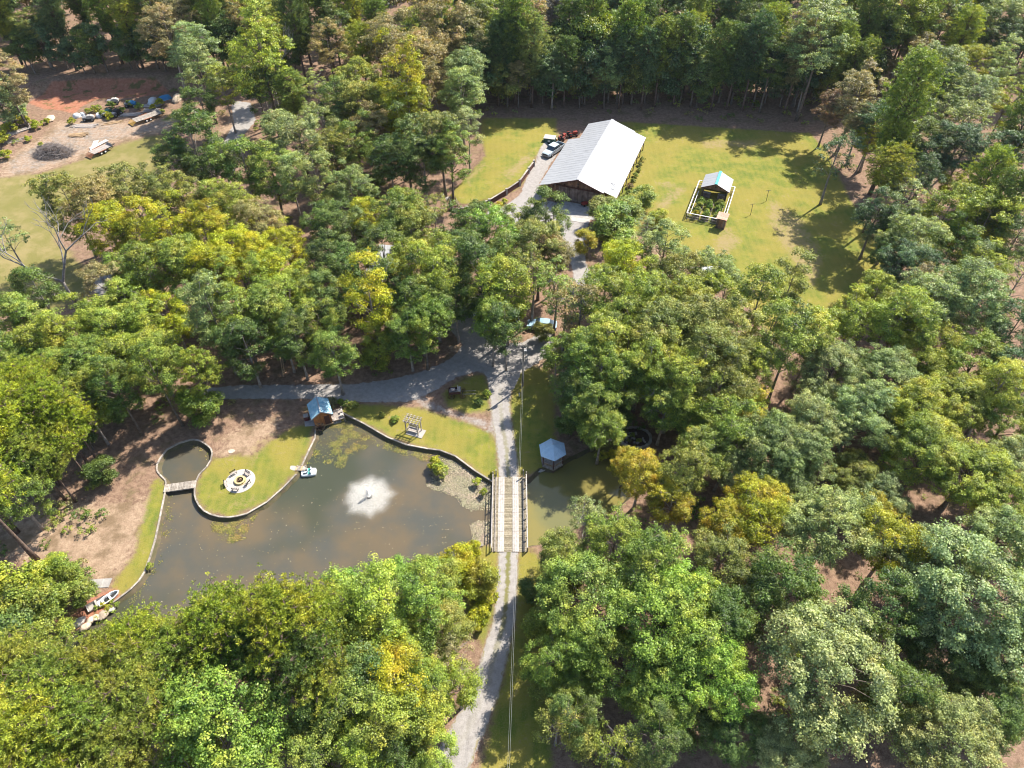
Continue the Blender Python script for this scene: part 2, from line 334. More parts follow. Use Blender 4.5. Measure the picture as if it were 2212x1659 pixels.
def build_ground():
    xs = np.concatenate([[-3500, -1500, -700, -350, -220, -175], np.arange(-150, 150.1, .7), [175, 220, 350, 700, 1500, 3500]])
    ys = np.concatenate([[-2500, -900, -300, -90, -30, 0], np.arange(12, 100, .55), np.arange(100, 236, .95), [245, 262, 290, 340, 450, 700, 1400, 4000]])
    nx, ny = len(xs), len(ys); X, Y = np.meshgrid(xs, ys); P = np.stack([X.ravel(), Y.ravel()], 1)
    idx = np.arange(nx * ny).reshape(ny, nx)
    F = np.stack([idx[:-1, :-1], idx[:-1, 1:], idx[1:, 1:], idx[1:, :-1]], -1).reshape(-1, 4)
    d, near = sdist(P, POND_W)
    on = np.abs(d) < .36; ins = (d > 0) & ~on; out = (d < 0) & ~on
    mixed = ins[F].any(1) & out[F].any(1)
    fix = np.unique(F[mixed]); fix = fix[ins[fix]]; on[fix] = True; ins[fix] = False
    P[on] = near[on]
    cen = P[F].mean(1); dc, _ = sdist(cen, POND_W)
    keep = ~(((ins | on)[F].all(1)) & ((dc > 0) | ins[F].any(1)))
    # the raised lawn ends at the curved retaining wall
    dw, nw = dline(P, RWALL_W); k = dw < .4; P[k] = nw[k]
    z = hgt(P[:, 0], P[:, 1])
    F = F[keep]
    def zone(polys, soft):
        m = np.zeros(len(P))
        for q in polys: m = np.maximum(m, ss(sdist(P, poly(q))[0], -soft, soft))
        return m
    drive = [DRIVE_S[0] + DRIVE_S[1][::-1], DRIVE_N[0] + DRIVE_N[1][::-1]]
    at = {'lawn': zone(LAWN, 2.1), 'field': zone(FIELD, 3.5), 'clay': zone(CLAY, 1.4), 'sand': np.maximum(zone(SAND, 3.0), zone([YARD], 4.0)),
          'gravel': np.maximum(zone([JUNCTION, WESTLANE, BARNYARD, FARLANE] + drive, .9), np.maximum(.68 * zone([LOOP, SIDELANE], 1.6), .44 * zone([YARD], 3.0)))}
    at['worn'] = .56 * zone(WORN, 1.8)
    me = bpy.data.meshes.new('ground'); n = len(P)
    me.vertices.add(n); me.vertices.foreach_set('co', np.column_stack([P, z]).astype(np.float32).ravel())
    me.loops.add(len(F) * 4); me.loops.foreach_set('vertex_index', F.astype(np.int32).ravel())
    me.polygons.add(len(F)); me.polygons.foreach_set('loop_start', np.arange(0, len(F) * 4, 4, dtype=np.int32)); me.polygons.foreach_set('loop_total', np.full(len(F), 4, dtype=np.int32))
    me.polygons.foreach_set('use_smooth', np.ones(len(F), bool))
    for k, v in at.items():
        a = me.attributes.new(k, 'FLOAT', 'POINT'); a.data.foreach_set('value', v.astype(np.float32))
    me.update(calc_edges=True)
    # material: leaf litter, turf, dry field, clay, bare sand, gravel, each breaking up raggedly into the next
    m, nt, b = nodes_of('ground')
    n1 = noise(nt, .35, 6, .65, 'Geo'); n2 = noise(nt, 1.6, 6, .7, 'Geo'); n3 = noise(nt, 7.0, 4, .75, 'Geo'); n4 = noise(nt, .09, 4, .6, 'Geo')
    def msk(a, spread=.75, width=.18):
        f = N(nt, 'ShaderNodeAttribute', attribute_name=a).outputs['Fac']
        nn = math_node(nt, 'ADD', math_node(nt, 'ADD', math_node(nt, 'MULTIPLY', n1, .3), math_node(nt, 'MULTIPLY', n2, .45)), math_node(nt, 'MULTIPLY', n3, .25))
        s = math_node(nt, 'ADD', f, math_node(nt, 'MULTIPLY', math_node(nt, 'SUBTRACT', nn, .5), spread * 2)); return ramp(nt, s, .5 - width, .5 + width)
    litter = mixc(nt, ramp(nt, n2, .35, .65), (.125, .075, .052), (.24, .155, .105))
    litter = mixc(nt, ramp(nt, n3, .45, .75), litter, (.30, .215, .15))
    litter = mixc(nt, math_node(nt, 'MULTIPLY', ramp(nt, n1, .5, .72), .7), litter, (.085, .08, .03))
    turf = mixc(nt, ramp(nt, n1, .38, .62), (.085, .125, .015), (.180, .178, .024))
    turf = mixc(nt, math_node(nt, 'MULTIPLY', ramp(nt, n4, .42, .58), .75), turf, (.215, .172, .034))
    turf = mixc(nt, math_node(nt, 'MULTIPLY', ramp(nt, math_node(nt, 'ADD', n2, math_node(nt, 'MULTIPLY', n1, .6)), .88, 1.0), .75), turf, (.27, .20, .10))
    turf = mixc(nt, math_node(nt, 'MULTIPLY', ramp(nt, n3, .42, .68), .6), turf, (.23, .195, .075))
    turf = mixc(nt, math_node(nt, 'MULTIPLY', ramp(nt, noise(nt, 3.2, 5, .75, 'Geo'), .55, .68), .55), turf, (.065, .09, .016))
    turf = mixc(nt, math_node(nt, 'MULTIPLY', ramp(nt, n2, .58, .72), .55), turf, (.06, .09, .016))
    wv = N(nt, 'ShaderNodeTexWave'); wv.inputs['Scale'].default_value = .28; wv.inputs['Distortion'].default_value = 5.0; wv.inputs['Detail'].default_value = 2.0; wv.inputs['Detail Scale'].default_value = .12
    gp = N(nt, 'ShaderNodeNewGeometry'); nt.links.new(gp.outputs['Position'], wv.inputs['Vector'])
    turf = mixc(nt, math_node(nt, 'MULTIPLY', wv.outputs['Fac'], .22), turf, (.23, .20, .05))     # mown swaths
    field = mixc(nt, ramp(nt, n1, .38, .62), (.165, .148, .048), (.23, .185, .08))
    field = mixc(nt, math_node(nt, 'MULTIPLY', ramp(nt, n4, .42, .6), .6), field, (.150, .140, .042))
    clay = mixc(nt, ramp(nt, n2, .35, .7), (.26, .105, .062), (.34, .165, .105))
    clay = mixc(nt, math_node(nt, 'MULTIPLY', ramp(nt, n1, .52, .62), .8), clay, (.07, .085, .026))
    sand = mixc(nt, ramp(nt, n2, .35, .7), (.25, .17, .115), (.34, .25, .17))
    sand = mixc(nt, ramp(nt, n1, .46, .62), sand, (.165, .115, .07))
    sand = mixc(nt, math_node(nt, 'MULTIPLY', ramp(nt, noise(nt, 4.5, 6, .8, 'Geo'), .52, .64), .7), sand, (.11, .072, .048))  # dark speckles: leaf litter, and small shadows put into the colour
    grav = mixc(nt, ramp(nt, n2, .3, .7), (.225, .205, .19), (.30, .28, .26))
    grav = mixc(nt, ramp(nt, n3, .5, .8), grav, (.16, .14, .12))
    c = litter
    for nm, colr, sp in (('sand', sand, 1.3), ('lawn', turf, .8), ('field', field, .7), ('clay', clay, .5), ('worn', mixc(nt, ramp(nt, n3, .4, .7), (.26, .195, .10), (.19, .155, .055)), .95), ('gravel', grav, .6)):
        c = mixc(nt, msk(nm, sp), c, colr)
    nt.links.new(c, b.inputs['Base Color']); b.inputs['Roughness'].default_value = .95; b.inputs['Specular IOR Level'].default_value = .1
    bn = N(nt, 'ShaderNodeBump'); bn.inputs['Strength'].default_value = .55; bn.inputs['Distance'].default_value = .12
    nt.links.new(math_node(nt, 'ADD', n3, math_node(nt, 'MULTIPLY', n2, .8)), bn.inputs['Height']); nt.links.new(bn.outputs[0], b.inputs['Normal'])
    me.materials.append(m)
    o = put('ground', me); o['kind'] = 'structure'
    o['label'] = 'ground of leaf litter, turf, dry field and red clay'
    return o
build_ground()

# gravel roads: sheets on the ground
m, nt, b = nodes_of('gravel')
n2 = noise(nt, 1.6, 6, .7, 'Geo'); n3 = noise(nt, 7.0, 4, .75, 'Geo'); n1 = noise(nt, .35, 6, .65, 'Geo')
c = mixc(nt, ramp(nt, n2, .3, .7), (.235, .215, .20), (.31, .29, .27)); c = mixc(nt, ramp(nt, n3, .5, .8), c, (.165, .145, .125))
u = N(nt, 'ShaderNodeAttribute', attribute_name='u').outputs['Fac']; g = N(nt, 'ShaderNodeAttribute', attribute_name='strip').outputs['Fac']
au = math_node(nt, 'ABSOLUTE', u)
mid = math_node(nt, 'MULTIPLY', math_node(nt, 'SUBTRACT', 1.0, ramp(nt, math_node(nt, 'ADD', au, math_node(nt, 'MULTIPLY', math_node(nt, 'SUBTRACT', n2, .5), .9)), .08, .34)), g)
c = mixc(nt, mid, c, mixc(nt, n1, (.10, .115, .03), (.20, .165, .085)))
edge = ramp(nt, math_node(nt, 'ADD', au, math_node(nt, 'MULTIPLY', math_node(nt, 'SUBTRACT', n2, .5), .8)), .86, 1.1)
c = mixc(nt, edge, c, mixc(nt, n1, (.13, .125, .03), (.25, .19, .11)))
nt.links.new(c, b.inputs['Base Color']); b.inputs['Roughness'].default_value = .95; b.inputs['Specular IOR Level'].default_value = .1
bn = N(nt, 'ShaderNodeBump'); bn.inputs['Strength'].default_value = .5; bn.inputs['Distance'].default_value = .1; nt.links.new(n3, bn.inputs['Height']); nt.links.new(bn.outputs[0], b.inputs['Normal'])
M['gravel'] = m

def strip(name, L, Rr, z, strength):
    Lw, Rw = [poly(q) for q in (L, Rr)]; T = np.linspace(0, len(L) - 1, 90); i = np.arange(len(L)); vs = []; us = []; st = []
    na = 9
    for q, t in enumerate(T):
        a = np.array([np.interp(t, i, Lw[:, 0]), np.interp(t, i, Lw[:, 1])]); c_ = np.array([np.interp(t, i, Rw[:, 0]), np.interp(t, i, Rw[:, 1])])
        j1, j2 = npr.uniform(-.05, .05, 2)
        for k in range(na):
            w = k / (na - 1); w2 = j1 + w * (1 + j2 - j1); p = a + (c_ - a) * w2
            vs.append((p[0], p[1], z)); us.append(2 * w - 1); st.append(strength(t / (len(L) - 1)))
    fs = [(q * na + k, q * na + k + 1, (q + 1) * na + k + 1, (q + 1) * na + k) for q in range(89) for k in range(na - 1)]
    me = bpy.data.meshes.new(name); me.from_pydata(vs, [], fs); me.materials.append(M['gravel'])
    for nm, v in (('u', us), ('strip', st)):
        a = me.attributes.new(nm, 'FLOAT', 'POINT'); a.data.foreach_set('value', np.array(v, np.float32))
    o = put(name, me); o['kind'] = 'structure'; return o

def patch(name, pts, z, mat=None, jit=.22, step=.5):
    Q = poly(pts); out = []
    for i in range(len(Q)):
        a, b = Q[i], Q[(i + 1) % len(Q)]; n = max(1, int(np.hypot(*(b - a)) / step))
        for k in range(n): out.append(a + (b - a) * k / n)
    out = np.array(out); out += npr.uniform(-jit, jit, out.shape)
    from mathutils.geometry import tessellate_polygon
    tris = tessellate_polygon([[Vector((p[0], p[1], 0)) for p in out]])
    me = bpy.data.meshes.new(name); me.from_pydata([(p[0], p[1], z) for p in out], [], [tuple(t) for t in tris]); me.materials.append(mat or M['gravel'])
    # all faces up
    me.update()
    if sum(p.normal.z for p in me.polygons) < 0: me.flip_normals()
    o = put(name, me); o['kind'] = 'structure'; return o

strip('gravel_drive_south', *DRIVE_S, .012, lambda t: .9 * float(ss(np.array(t), .35, .75)) + .12)
strip('gravel_drive_north', *DRIVE_N, .012, lambda t: .75 * (1 - t))
patch('gravel_junction', JUNCTION, .018); patch('gravel_lane_west', WESTLANE, .024); patch('gravel_yard_barn', BARNYARD, .012)
patch('gravel_lane_far', FARLANE, .012)

# ------------------------------------------------------------------ pond
def densify(pts, step):
    out = []
    for i in range(len(pts) - 1):
        a, b = pts[i], pts[i + 1]; n = max(1, int((b - a).length / step))
        for k in range(n): out.append(a.lerp(b, k / n))
    out.append(pts[-1]); return out

WATER_Z = -.42
m, nt, b = nodes_of('pond_water')
g = N(nt, 'ShaderNodeNewGeometry'); sx = N(nt, 'ShaderNodeSeparateXYZ'); nt.links.new(g.outputs['Position'], sx.inputs[0])
n1 = noise(nt, .12, 4, .6, 'Geo'); n2 = noise(nt, .8, 5, .65, 'Geo')
east = ramp(nt, math_node(nt, 'ADD', sx.outputs[0], math_node(nt, 'MULTIPLY', n2, 2.0)), .2, 3.4)
n0 = noise(nt, .045, 3, .55, 'Geo'); main = mixc(nt, ramp(nt, n1, .35, .65), (.108, .082, .048), (.066, .066, .054)); main = mixc(nt, ramp(nt, n0, .48, .62), main, (.046, .050, .030))
c = mixc(nt, east, main, mixc(nt, ramp(nt, n1, .4, .65), (.17, .145, .045), (.13, .125, .05)))
nt.links.new(c, b.inputs['Base Color']); b.inputs['Roughness'].default_value = .05; b.inputs['Specular IOR Level'].default_value = .65; b.inputs['IOR'].default_value = 1.33
bn = N(nt, 'ShaderNodeBump'); bn.inputs['Strength'].default_value = .10; bn.inputs['Distance'].default_value = .05
nt.links.new(noise(nt, 3.0, 4, .6, 'Geo'), bn.inputs['Height']); nt.links.new(bn.outputs[0], b.inputs['Normal'])
M['water'] = m
w = patch('pond_water', POND, WATER_Z, M['water'], 0.0, 2.0); w['label'] = 'murky brown pond with a green arm beyond the bridge'
# mud bank falling from the turf to under the water
def bank():
    Q = [Vector((p[0], p[1], 0)) for p in POND_W]; Q = densify(Q + [Q[0]], .6)[:-1]; n = len(Q)
    area = sum(Q[i].x * Q[(i + 1) % n].y - Q[(i + 1) % n].x * Q[i].y for i in range(n)); sg = 1 if area > 0 else -1
    vs = []
    for i in range(n):
        t = (Q[(i + 1) % n] - Q[i - 1]).normalized(); nn = Vector((-t.y, t.x, 0)) * sg; j = rnd.uniform(.3, .75)
        vs += [Q[i] - nn * .12 + Vector((0, 0, .006)), Q[i] + nn * .06 + Vector((0, 0, -.06)), Q[i] + nn * j + Vector((0, 0, -.62))]
    fs = []
    for i in range(n):
        k = (i + 1) % n
        for r in range(2): fs.append((i * 3 + r, k * 3 + r, k * 3 + r + 1, i * 3 + r + 1))
    me = bpy.data.meshes.new('pond_bank'); me.from_pydata(vs, [], fs); me.materials.append(pm('mud', (.10, .075, .045), (.065, .06, .025), 1.5, .8, .3, .5, 8)); me.update()
    o = put('pond_bank', me); o['kind'] = 'structure'
bank()
# ------------------------------------------------------------------ tree kinds (one crown and trunk mesh per kind and variant)
def unit(a): return a / np.maximum(np.linalg.norm(a, axis=-1, keepdims=True), 1e-9)

def leaf_arrays(P, Nn, L, W, r):
    """folded diamond leaves: 4 points each"""
    n = len(P); t = unit(np.cross(Nn, unit(r.normal(size=(n, 3))))); s = np.cross(Nn, t)
    L = L[:, None]; W = W[:, None]
    V = np.empty((n, 4, 3)); V[:, 0] = P - t * L * .5; V[:, 2] = P + t * L * .5 - Nn * L * .12
    V[:, 1] = P + s * W * .5 + Nn * W * .16; V[:, 3] = P - s * W * .5 + Nn * W * .16
    return V

def leaf_mesh(name, V, lv, cv, mat, tint=None):
    n, k = V.shape[:2]
    me = bpy.data.meshes.new(name); me.vertices.add(n * k); me.vertices.foreach_set('co', V.astype(np.float32).ravel())
    me.loops.add(n * k); me.loops.foreach_set('vertex_index', np.arange(n * k, dtype=np.int32))
    me.polygons.add(n); me.polygons.foreach_set('loop_start', np.arange(0, n * k, k, dtype=np.int32)); me.polygons.foreach_set('loop_total', np.full(n, k, dtype=np.int32))
    for nm, v in (('lv', lv), ('cv', cv)):
        a = me.attributes.new(nm, 'FLOAT', 'POINT'); a.data.foreach_set('value', np.repeat(v, k).astype(np.float32))
    if tint is not None:
        a = me.attributes.new('tint', 'FLOAT_COLOR', 'POINT'); a.data.foreach_set('color', np.repeat(np.column_stack([tint, np.ones(n)]), k, 0).astype(np.float32).ravel())
    me.materials.append(mat); me.update(calc_edges=True); return me

def sphere_dirs(r, n): return unit(r.normal(size=(n, 3)))

def broadleaf(seed, R, Rz, hc, nl, ns, nleaf, leaf, lobe=.38, zmin=-.55, spread=.62, sr0=.5):
    """crown of limbs > boughs > leaf rosettes with open gaps between; returns leaf arrays, limb ends and bough centres"""
    r = np.random.default_rng(seed)
    k = np.arange(nl) + .5; z = 1 - (1 - zmin) * k / nl; ph = k * 2.399963 + r.uniform(0, 6)
    D = np.stack([np.sqrt(1 - z * z) * np.cos(ph), np.sqrt(1 - z * z) * np.sin(ph), z], 1) + r.normal(scale=.20, size=(nl, 3)); D = unit(D)
    rad = spread * r.uniform(.66, 1.2, nl); C = D * rad[:, None] * np.array([R, R, Rz]); lr = R * lobe * r.uniform(.62, 1.25, nl)
    w_ = r.permutation(nl)[:max(2, nl // 4)]; C[w_] *= r.uniform(1.15, 1.42, (len(w_), 1)); lr[w_] *= .68; C += r.normal(scale=R * .05, size=3)
    P_, Nn_, cv_, boughs = [], [], [], []
    for i in range(nl):
        d = sphere_dirs(r, ns * 3); ok = (d @ D[i] > -.45) & (d[:, 2] > -.8); d = d[ok][:int(ns * (lr[i] / (R * lobe)) ** 2)]; hue = r.uniform(-.25, .25)
        for q in d:
            c = C[i] + q * lr[i] * r.uniform(.4, 1.12) * np.array([1, 1, .85]); sr = sr0 * r.uniform(.6, 1.45); boughs.append(c)
            m = int(nleaf * r.uniform(.6, 1.4) * (sr / sr0) ** 1.6) + 4
            e = sphere_dirs(r, m); e[:, 2] = np.abs(e[:, 2]) * .9 - .25; rr = r.uniform(0, 1, m) ** .5 * (1 + .25 * np.abs(r.normal(size=m)))
            p = c + e * (rr * sr)[:, None] * np.array([1.15, 1.15, .7])
            nn = unit(e * .55 + np.array([0, 0, .55]) + q * .25 + r.normal(scale=.42, size=(m, 3)))
            P_.append(p); Nn_.append(nn); cv_.append(np.full(m, np.clip(r.uniform() + hue, 0, 1)))
    P = np.vstack(P_); Nn = np.vstack(Nn_); cv = np.concatenate(cv_); P[:, 2] += hc
    L = leaf * r.uniform(.65, 1.4, len(P)); W = L * r.uniform(.5, .85, len(P))
    C2 = C.copy(); C2[:, 2] += hc; B = np.array(boughs); B[:, 2] += hc
    return leaf_arrays(P, Nn, L, W, r), r.uniform(size=len(P)), cv, C2, B

def needles(seed, R, Rz, hc, nb, nt_, nn_, nl, style='flat'):
    """pine crown: whorls of boughs carrying tufts of needles"""
    r = np.random.default_rng(seed); tufts = []; ends = []
    for i in range(nb):
        f = (i + .5) / nb; z = -Rz + 2 * Rz * f
        env = (1 - abs(f * 2 - 1.0) ** 2.4) ** .5 if style == 'flat' else (1 - max(0, f - .5) ** 2 * 3.2) ** .5 * min(1, .35 + f * 1.1)
        a = i * 2.399963 + r.uniform(-.5, .5); ln = R * max(.16, env) * r.uniform(.72, 1.18)
        e = np.array([math.cos(a) * ln, math.sin(a) * ln, z + ln * (.16 if style == 'flat' else .10)]); ends.append(e)
        for _ in range(nt_):
            t = r.uniform(.35, 1.05) ** .8
            tufts.append(np.array([0, 0, z]) * (1 - t) + e * t + r.normal(scale=(.10 + .10 * t) * R * .75, size=3) * np.array([1, 1, .55]))
    T = np.array(tufts); T[:, 2] += hc; m = len(T)
    e = sphere_dirs(r, m * nn_).reshape(m, nn_, 3); e[..., 2] = e[..., 2] * .7 + .38; e = unit(e); up = unit(e + r.normal(scale=.3, size=e.shape))
    s = unit(np.cross(e, unit(r.normal(size=e.shape))))
    ln = nl * r.uniform(.7, 1.25, (m, nn_, 1)); w = .062 * r.uniform(.7, 1.3, (m, nn_, 1)) * (nl / .45)
    b = T[:, None, :] + e * .03
    V = np.stack([b - s * w * .5, b + e * ln * .55 + s * w * .9, b + e * ln, b + e * ln * .5 - s * w * .9], 2).reshape(-1, 4, 3)
    lv = r.uniform(size=len(V)); cv = np.repeat(r.uniform(size=m), nn_)
    E_ = np.array(ends); E_[:, 2] += hc
    return V, lv, cv, E_, T

def trunk_mesh(name, mat, top, r0, targets, seed, twigs=None, lean=.25, first=.45):
    rr = random.Random(seed); mb = MB(); n = 7; jx, jy = rr.uniform(-lean, lean), rr.uniform(-lean, lean)
    ax = lambda f: Vector((jx * math.sin(f * 2.6), jy * math.sin(f * 2.1), -.25 + (top + .25) * f))
    pts = [ax(i / n) for i in range(n + 1)]; rad = [r0 * (1.35 if i == 0 else 1) * (1 - .86 * (i / n) ** 1.15) for i in range(n + 1)]
    mb.tube(pts, rad, 8)
    for t in targets:
        t = Vector(t); hzd = math.hypot(t.x, t.y); f = min(.97, max(first, (t.z - hzd * .75) / top)); a = ax(f)
        mid = a.lerp(t, .5) + Vector((rr.uniform(-.2, .2), rr.uniform(-.2, .2), .12 * (t - a).length))
        rb = r0 * max(.12, .42 * (1 - f * .7)); mb.tube([a, mid, t], [rb, rb * .6, rb * .22], 5)
    if twigs is not None:
        for t in twigs:
            t = Vector(t); q = min(targets, key=lambda c: (Vector(c) - t).length); q = Vector(q); mb.tube([q, t], [.045, .018], 4, False)
    return mb.mesh(name, mat, True)

PROTO = {}
def add_proto(kind, R0, hc, crown, trunk): PROTO.setdefault(kind, []).append(dict(R=R0, hc=hc, crown=crown, trunk=trunk))

for q in range(5):                                   # wide oaks
    V, lv, cv, C, B = broadleaf(100 + q, 5.6, 4.4, 8.2, 18, 44, 66, .170, .37, -.5, .66, .42)
    add_proto('B', 5.6, 8.2, leaf_mesh('oak_crown', V, lv, cv, M['leaf']), trunk_mesh('oak_trunk', M['bark'], 9.0, .34, C, q, B[::6]))
for q in range(8):                                   # stand-grown oaks, higher than wide
    V, lv, cv, C, B = broadleaf(200 + q, 3.7, [5.4, 4.4, 6.0, 5.0, 5.8, 4.7, 5.2, 6.3][q], 9.4, 17, 29, 46, .170, .42, -.75, .70, .39)
    add_proto('T', 3.8, 9.4, leaf_mesh('oak_crown', V, lv, cv, M['leaf']), trunk_mesh('oak_trunk', M['bark_pale' if q % 2 else 'bark'], 11.6, .24, C, 20 + q, B[::4]))
for q in range(3):                                   # slender, open trees
    V, lv, cv, C, B = broadleaf(300 + q, 2.6, 5.0, 9.2, 18, 16, 52, .165, .42, -.92, .74, .42)
    add_proto('S', 2.6, 9.2, leaf_mesh('slender_crown', V, lv, cv, M['leaf']), trunk_mesh('slender_trunk', M['bark_pale'], 12.2, .17, C, 40 + q, B[::2], .3, .3))
for q in range(3):                                   # sparse trees that show their limbs
    V, lv, cv, C, B = broadleaf(350 + q, 3.4, 3.9, 9.0, 13, 14, 26, .19, .42, -.7, .74, .38)
    add_proto('Q', 3.4, 9.0, leaf_mesh('sparse_crown', V, lv, cv, M['leaf']), trunk_mesh('sparse_trunk', M['dead'], 11.0, .22, C, 60 + q, B[::2]))
for q in range(3):                                   # open-grown pines
    V, lv, cv, C, B = needles(400 + q, 3.7, 3.6, 13.5, 62, 34, 20, .27)
    add_proto('P', 3.7, 13.5, leaf_mesh('pine_crown', V, lv, cv, M['leaf']), trunk_mesh('pine_trunk', M['bark_pine'], 16.4, .25, C, 80 + q, B[::6], .3, .55))
for q in range(3):                                   # forest pines
    V, lv, cv, C, B = needles(500 + q, 3.3, 6.2, 13.0, 80, 26, 15, .34, 'tall')
    add_proto('F', 3.3, 13.0, leaf_mesh('pine_crown', V, lv, cv, M['leaf']), trunk_mesh('pine_trunk', M['bark_pine'], 18.8, .26, C, 90 + q, None, .2, .2))
for q in range(3):                                   # shrubs
    V, lv, cv, C, B = broadleaf(600 + q, 1.25, 1.0, .85, 10, 13, 20, .18, .42, -.4, .62, .22)
    add_proto('U', 1.25, .85, leaf_mesh('shrub_foliage', V, lv, cv, M['leaf']), trunk_mesh('shrub_stem', M['bark'], .9, .05, C, 95 + q, None, .05, .1))
for q in range(2):                                   # low leafy trees, foliage to the ground
    V, lv, cv, C, B = broadleaf(650 + q, 1.9, 2.6, 3.0, 13, 22, 44, .155, .42, -.9, .68, .36)
    add_proto('W', 1.9, 3.0, leaf_mesh('low_tree_crown', V, lv, cv, M['leaf']), trunk_mesh('low_tree_trunk', M['bark'], 4.0, .12, C, 97 + q, None, .1, .15))

def bare_mesh(name, seed, H, r0, spread, mat, depth=5, fork=.45):
    rr = random.Random(seed); mb = MB()
    def grow(p, d, ln, r, lev):
        mid = p + d * ln * .5 + Vector((rr.uniform(-1, 1), rr.uniform(-1, 1), 0)) * ln * .05
        e = p + d * ln; mb.tube([p, mid, e], [r, r * .85, r * .66], 6 if lev < 2 else 4, lev == 0)
        if lev >= depth: return
        nk = 2 if lev < 1 else rr.choice((2, 3, 3))
        for k in range(nk):
            a = rr.uniform(0, 6.283) if lev else (math.pi * k + .3); t = rr.uniform(.35, .8) * spread
            x = d.orthogonal().normalized(); y = d.cross(x)
            nd = (d * math.cos(t) + (x * math.cos(a) + y * math.sin(a)) * math.sin(t) + Vector((0, 0, .12))).normalized()
            grow(e if k < 2 else p.lerp(e, rr.uniform(.4, .9)), nd, ln * rr.uniform(.55, .82), r * .62, lev + 1)
    grow(Vector((0, 0, -.2)), Vector((.04, .02, 1)).normalized(), H * fork, r0, 0)
    return mb.mesh(name, mat, True)
BARE = [bare_mesh('bare_limbs', 5, 13, .30, 1.0, M['dead']), bare_mesh('bare_limbs', 8, 13, .24, .8, M['twig'], 6, .36), bare_mesh('bare_limbs', 13, 13, .18, .7, M['dead'], 5, .42)]

TINT = {'G': (.074, .118, .022), 'g': (.128, .182, .026), 'y': (.180, .222, .026), 'Y': (.225, .245, .010), 'M': (.215, .222, .010), 'O': (.255, .225, .018), 'o': (.148, .172, .034),
        't': (.195, .178, .070), 's': (.168, .215, .074), 'r': (.165, .118, .055), 'b': (.060, .106, .038), 'p': (.182, .226, .020), 'q': (.142, .182, .024), 'v': (.19, .17, .155), 'L': (.135, .215, .028)}
CWORD = {'G': 'dark green', 'g': 'mid-green', 'y': 'yellow-green', 'Y': 'bright yellow', 'M': 'mustard yellow', 'O': 'orange-yellow', 'o': 'olive', 't': 'tan-brown', 's': 'silvery grey-green', 'r': 'russet brown',
         'b': 'blue-green', 'p': 'lime-green', 'q': 'olive-green', 'v': 'grey leafless', 'L': 'fresh green'}
KNAME = {'B': 'oak_tree', 'T': 'hardwood_tree', 'S': 'slender_tree', 'Q': 'sparse_tree', 'P': 'pine_tree', 'F': 'pine_tree', 'U': 'shrub', 'W': 'low_tree', 'D': 'bare_tree'}
KWORD = {'B': 'broad oak', 'T': 'hardwood', 'S': 'slender tree', 'Q': 'sparse-leaved tree', 'P': 'open-crowned pine', 'F': 'tall pine', 'U': 'shrub', 'W': 'low bushy tree', 'D': 'bare tree'}
CAT = {'B': 'tree', 'T': 'tree', 'S': 'tree', 'Q': 'tree', 'P': 'pine', 'F': 'pine', 'U': 'shrub', 'W': 'tree', 'D': 'bare tree'}
TREES = []
def grow_tree(kind, col, x, y, s, k, region):
    """plant one tree at ground x,y; s scale, k height stretch"""
    rr = rnd.uniform; z = hz(x, y)
    root = empty(KNAME[kind], (x, y, z)); rz = rr(0, 6.283)
    if kind == 'D':
        me = BARE[int(col) if col.isdigit() else 0]; put('limbs', me, root, (0, 0, 0), (0, 0, rz), (s, s, s * k)); col = 'v'
    else:
        pr = PROTO[kind][rnd.randrange(len(PROTO[kind]))]
        t = put('stem' if kind == 'U' else 'trunk', pr['trunk'], root, (0, 0, 0), (0, 0, rz), (s, s, s * k))
        c = put('foliage' if kind == 'U' else 'crown', pr['crown'], root, (0, 0, 0), (0, 0, rz), (s, s, s * k))
        a = TINT[col]; v = rr(.88, 1.14); c.color = (a[0] * v * rr(.92, 1.1), a[1] * v, a[2] * v * rr(.85, 1.2), 1)
    TREES.append((root, kind, col, x, y, region)); return root

def at_crown(kind, col, px, py, r, k=1.0, region='', R0=None):
    """tree whose crown centre lies on the sight line of px,py and fills r there"""
    pr = PROTO[kind][0]; zc = pr['hc']
    for _ in range(12):
        d = SP + (py - 829.5) / FOC * CP; Rw = r * (1.12 if kind in 'TS' else 1.0) * ((CAM_H - zc) / d) / FOC; s = Rw / pr['R']; zc = min(22, pr['hc'] * s * k)
    p = G(px, py, zc); return grow_tree(kind, col, p.x, p.y, s, k, region)

def at_base(kind, col, px, py, s, k=1.0, region=''):
    p = G(px, py, 0); return grow_tree(kind, col, p.x, p.y, s, k, region)

def plant(region, text, k0=1.0):
    for e in text.replace('\n', ' ').split(';'):
        e = e.split()
        if len(e) < 5: continue
        at_crown(e[0], e[1], float(e[2]), float(e[3]), float(e[4]), float(e[5]) if len(e) > 5 else k0, region)

LM = {}                                               # landmarks that labels count from
LM['barn'] = G(1270, 340); LM['mill hut'] = G(695, 890); LM['gazebo'] = G(1193, 985); LM['stone fire pit'] = G(500, 1040); LM['brush pile'] = G(110, 330)
LM['timber bridge'] = G(1100, 1110); LM['garden plot'] = G(2130 * .72, 600 * .72); LM['utility pole'] = G(1129, 834); LM['rowboat'] = LM['white rowboat'] = G(240, 1290); LM['round lawn'] = G(1090, 340)

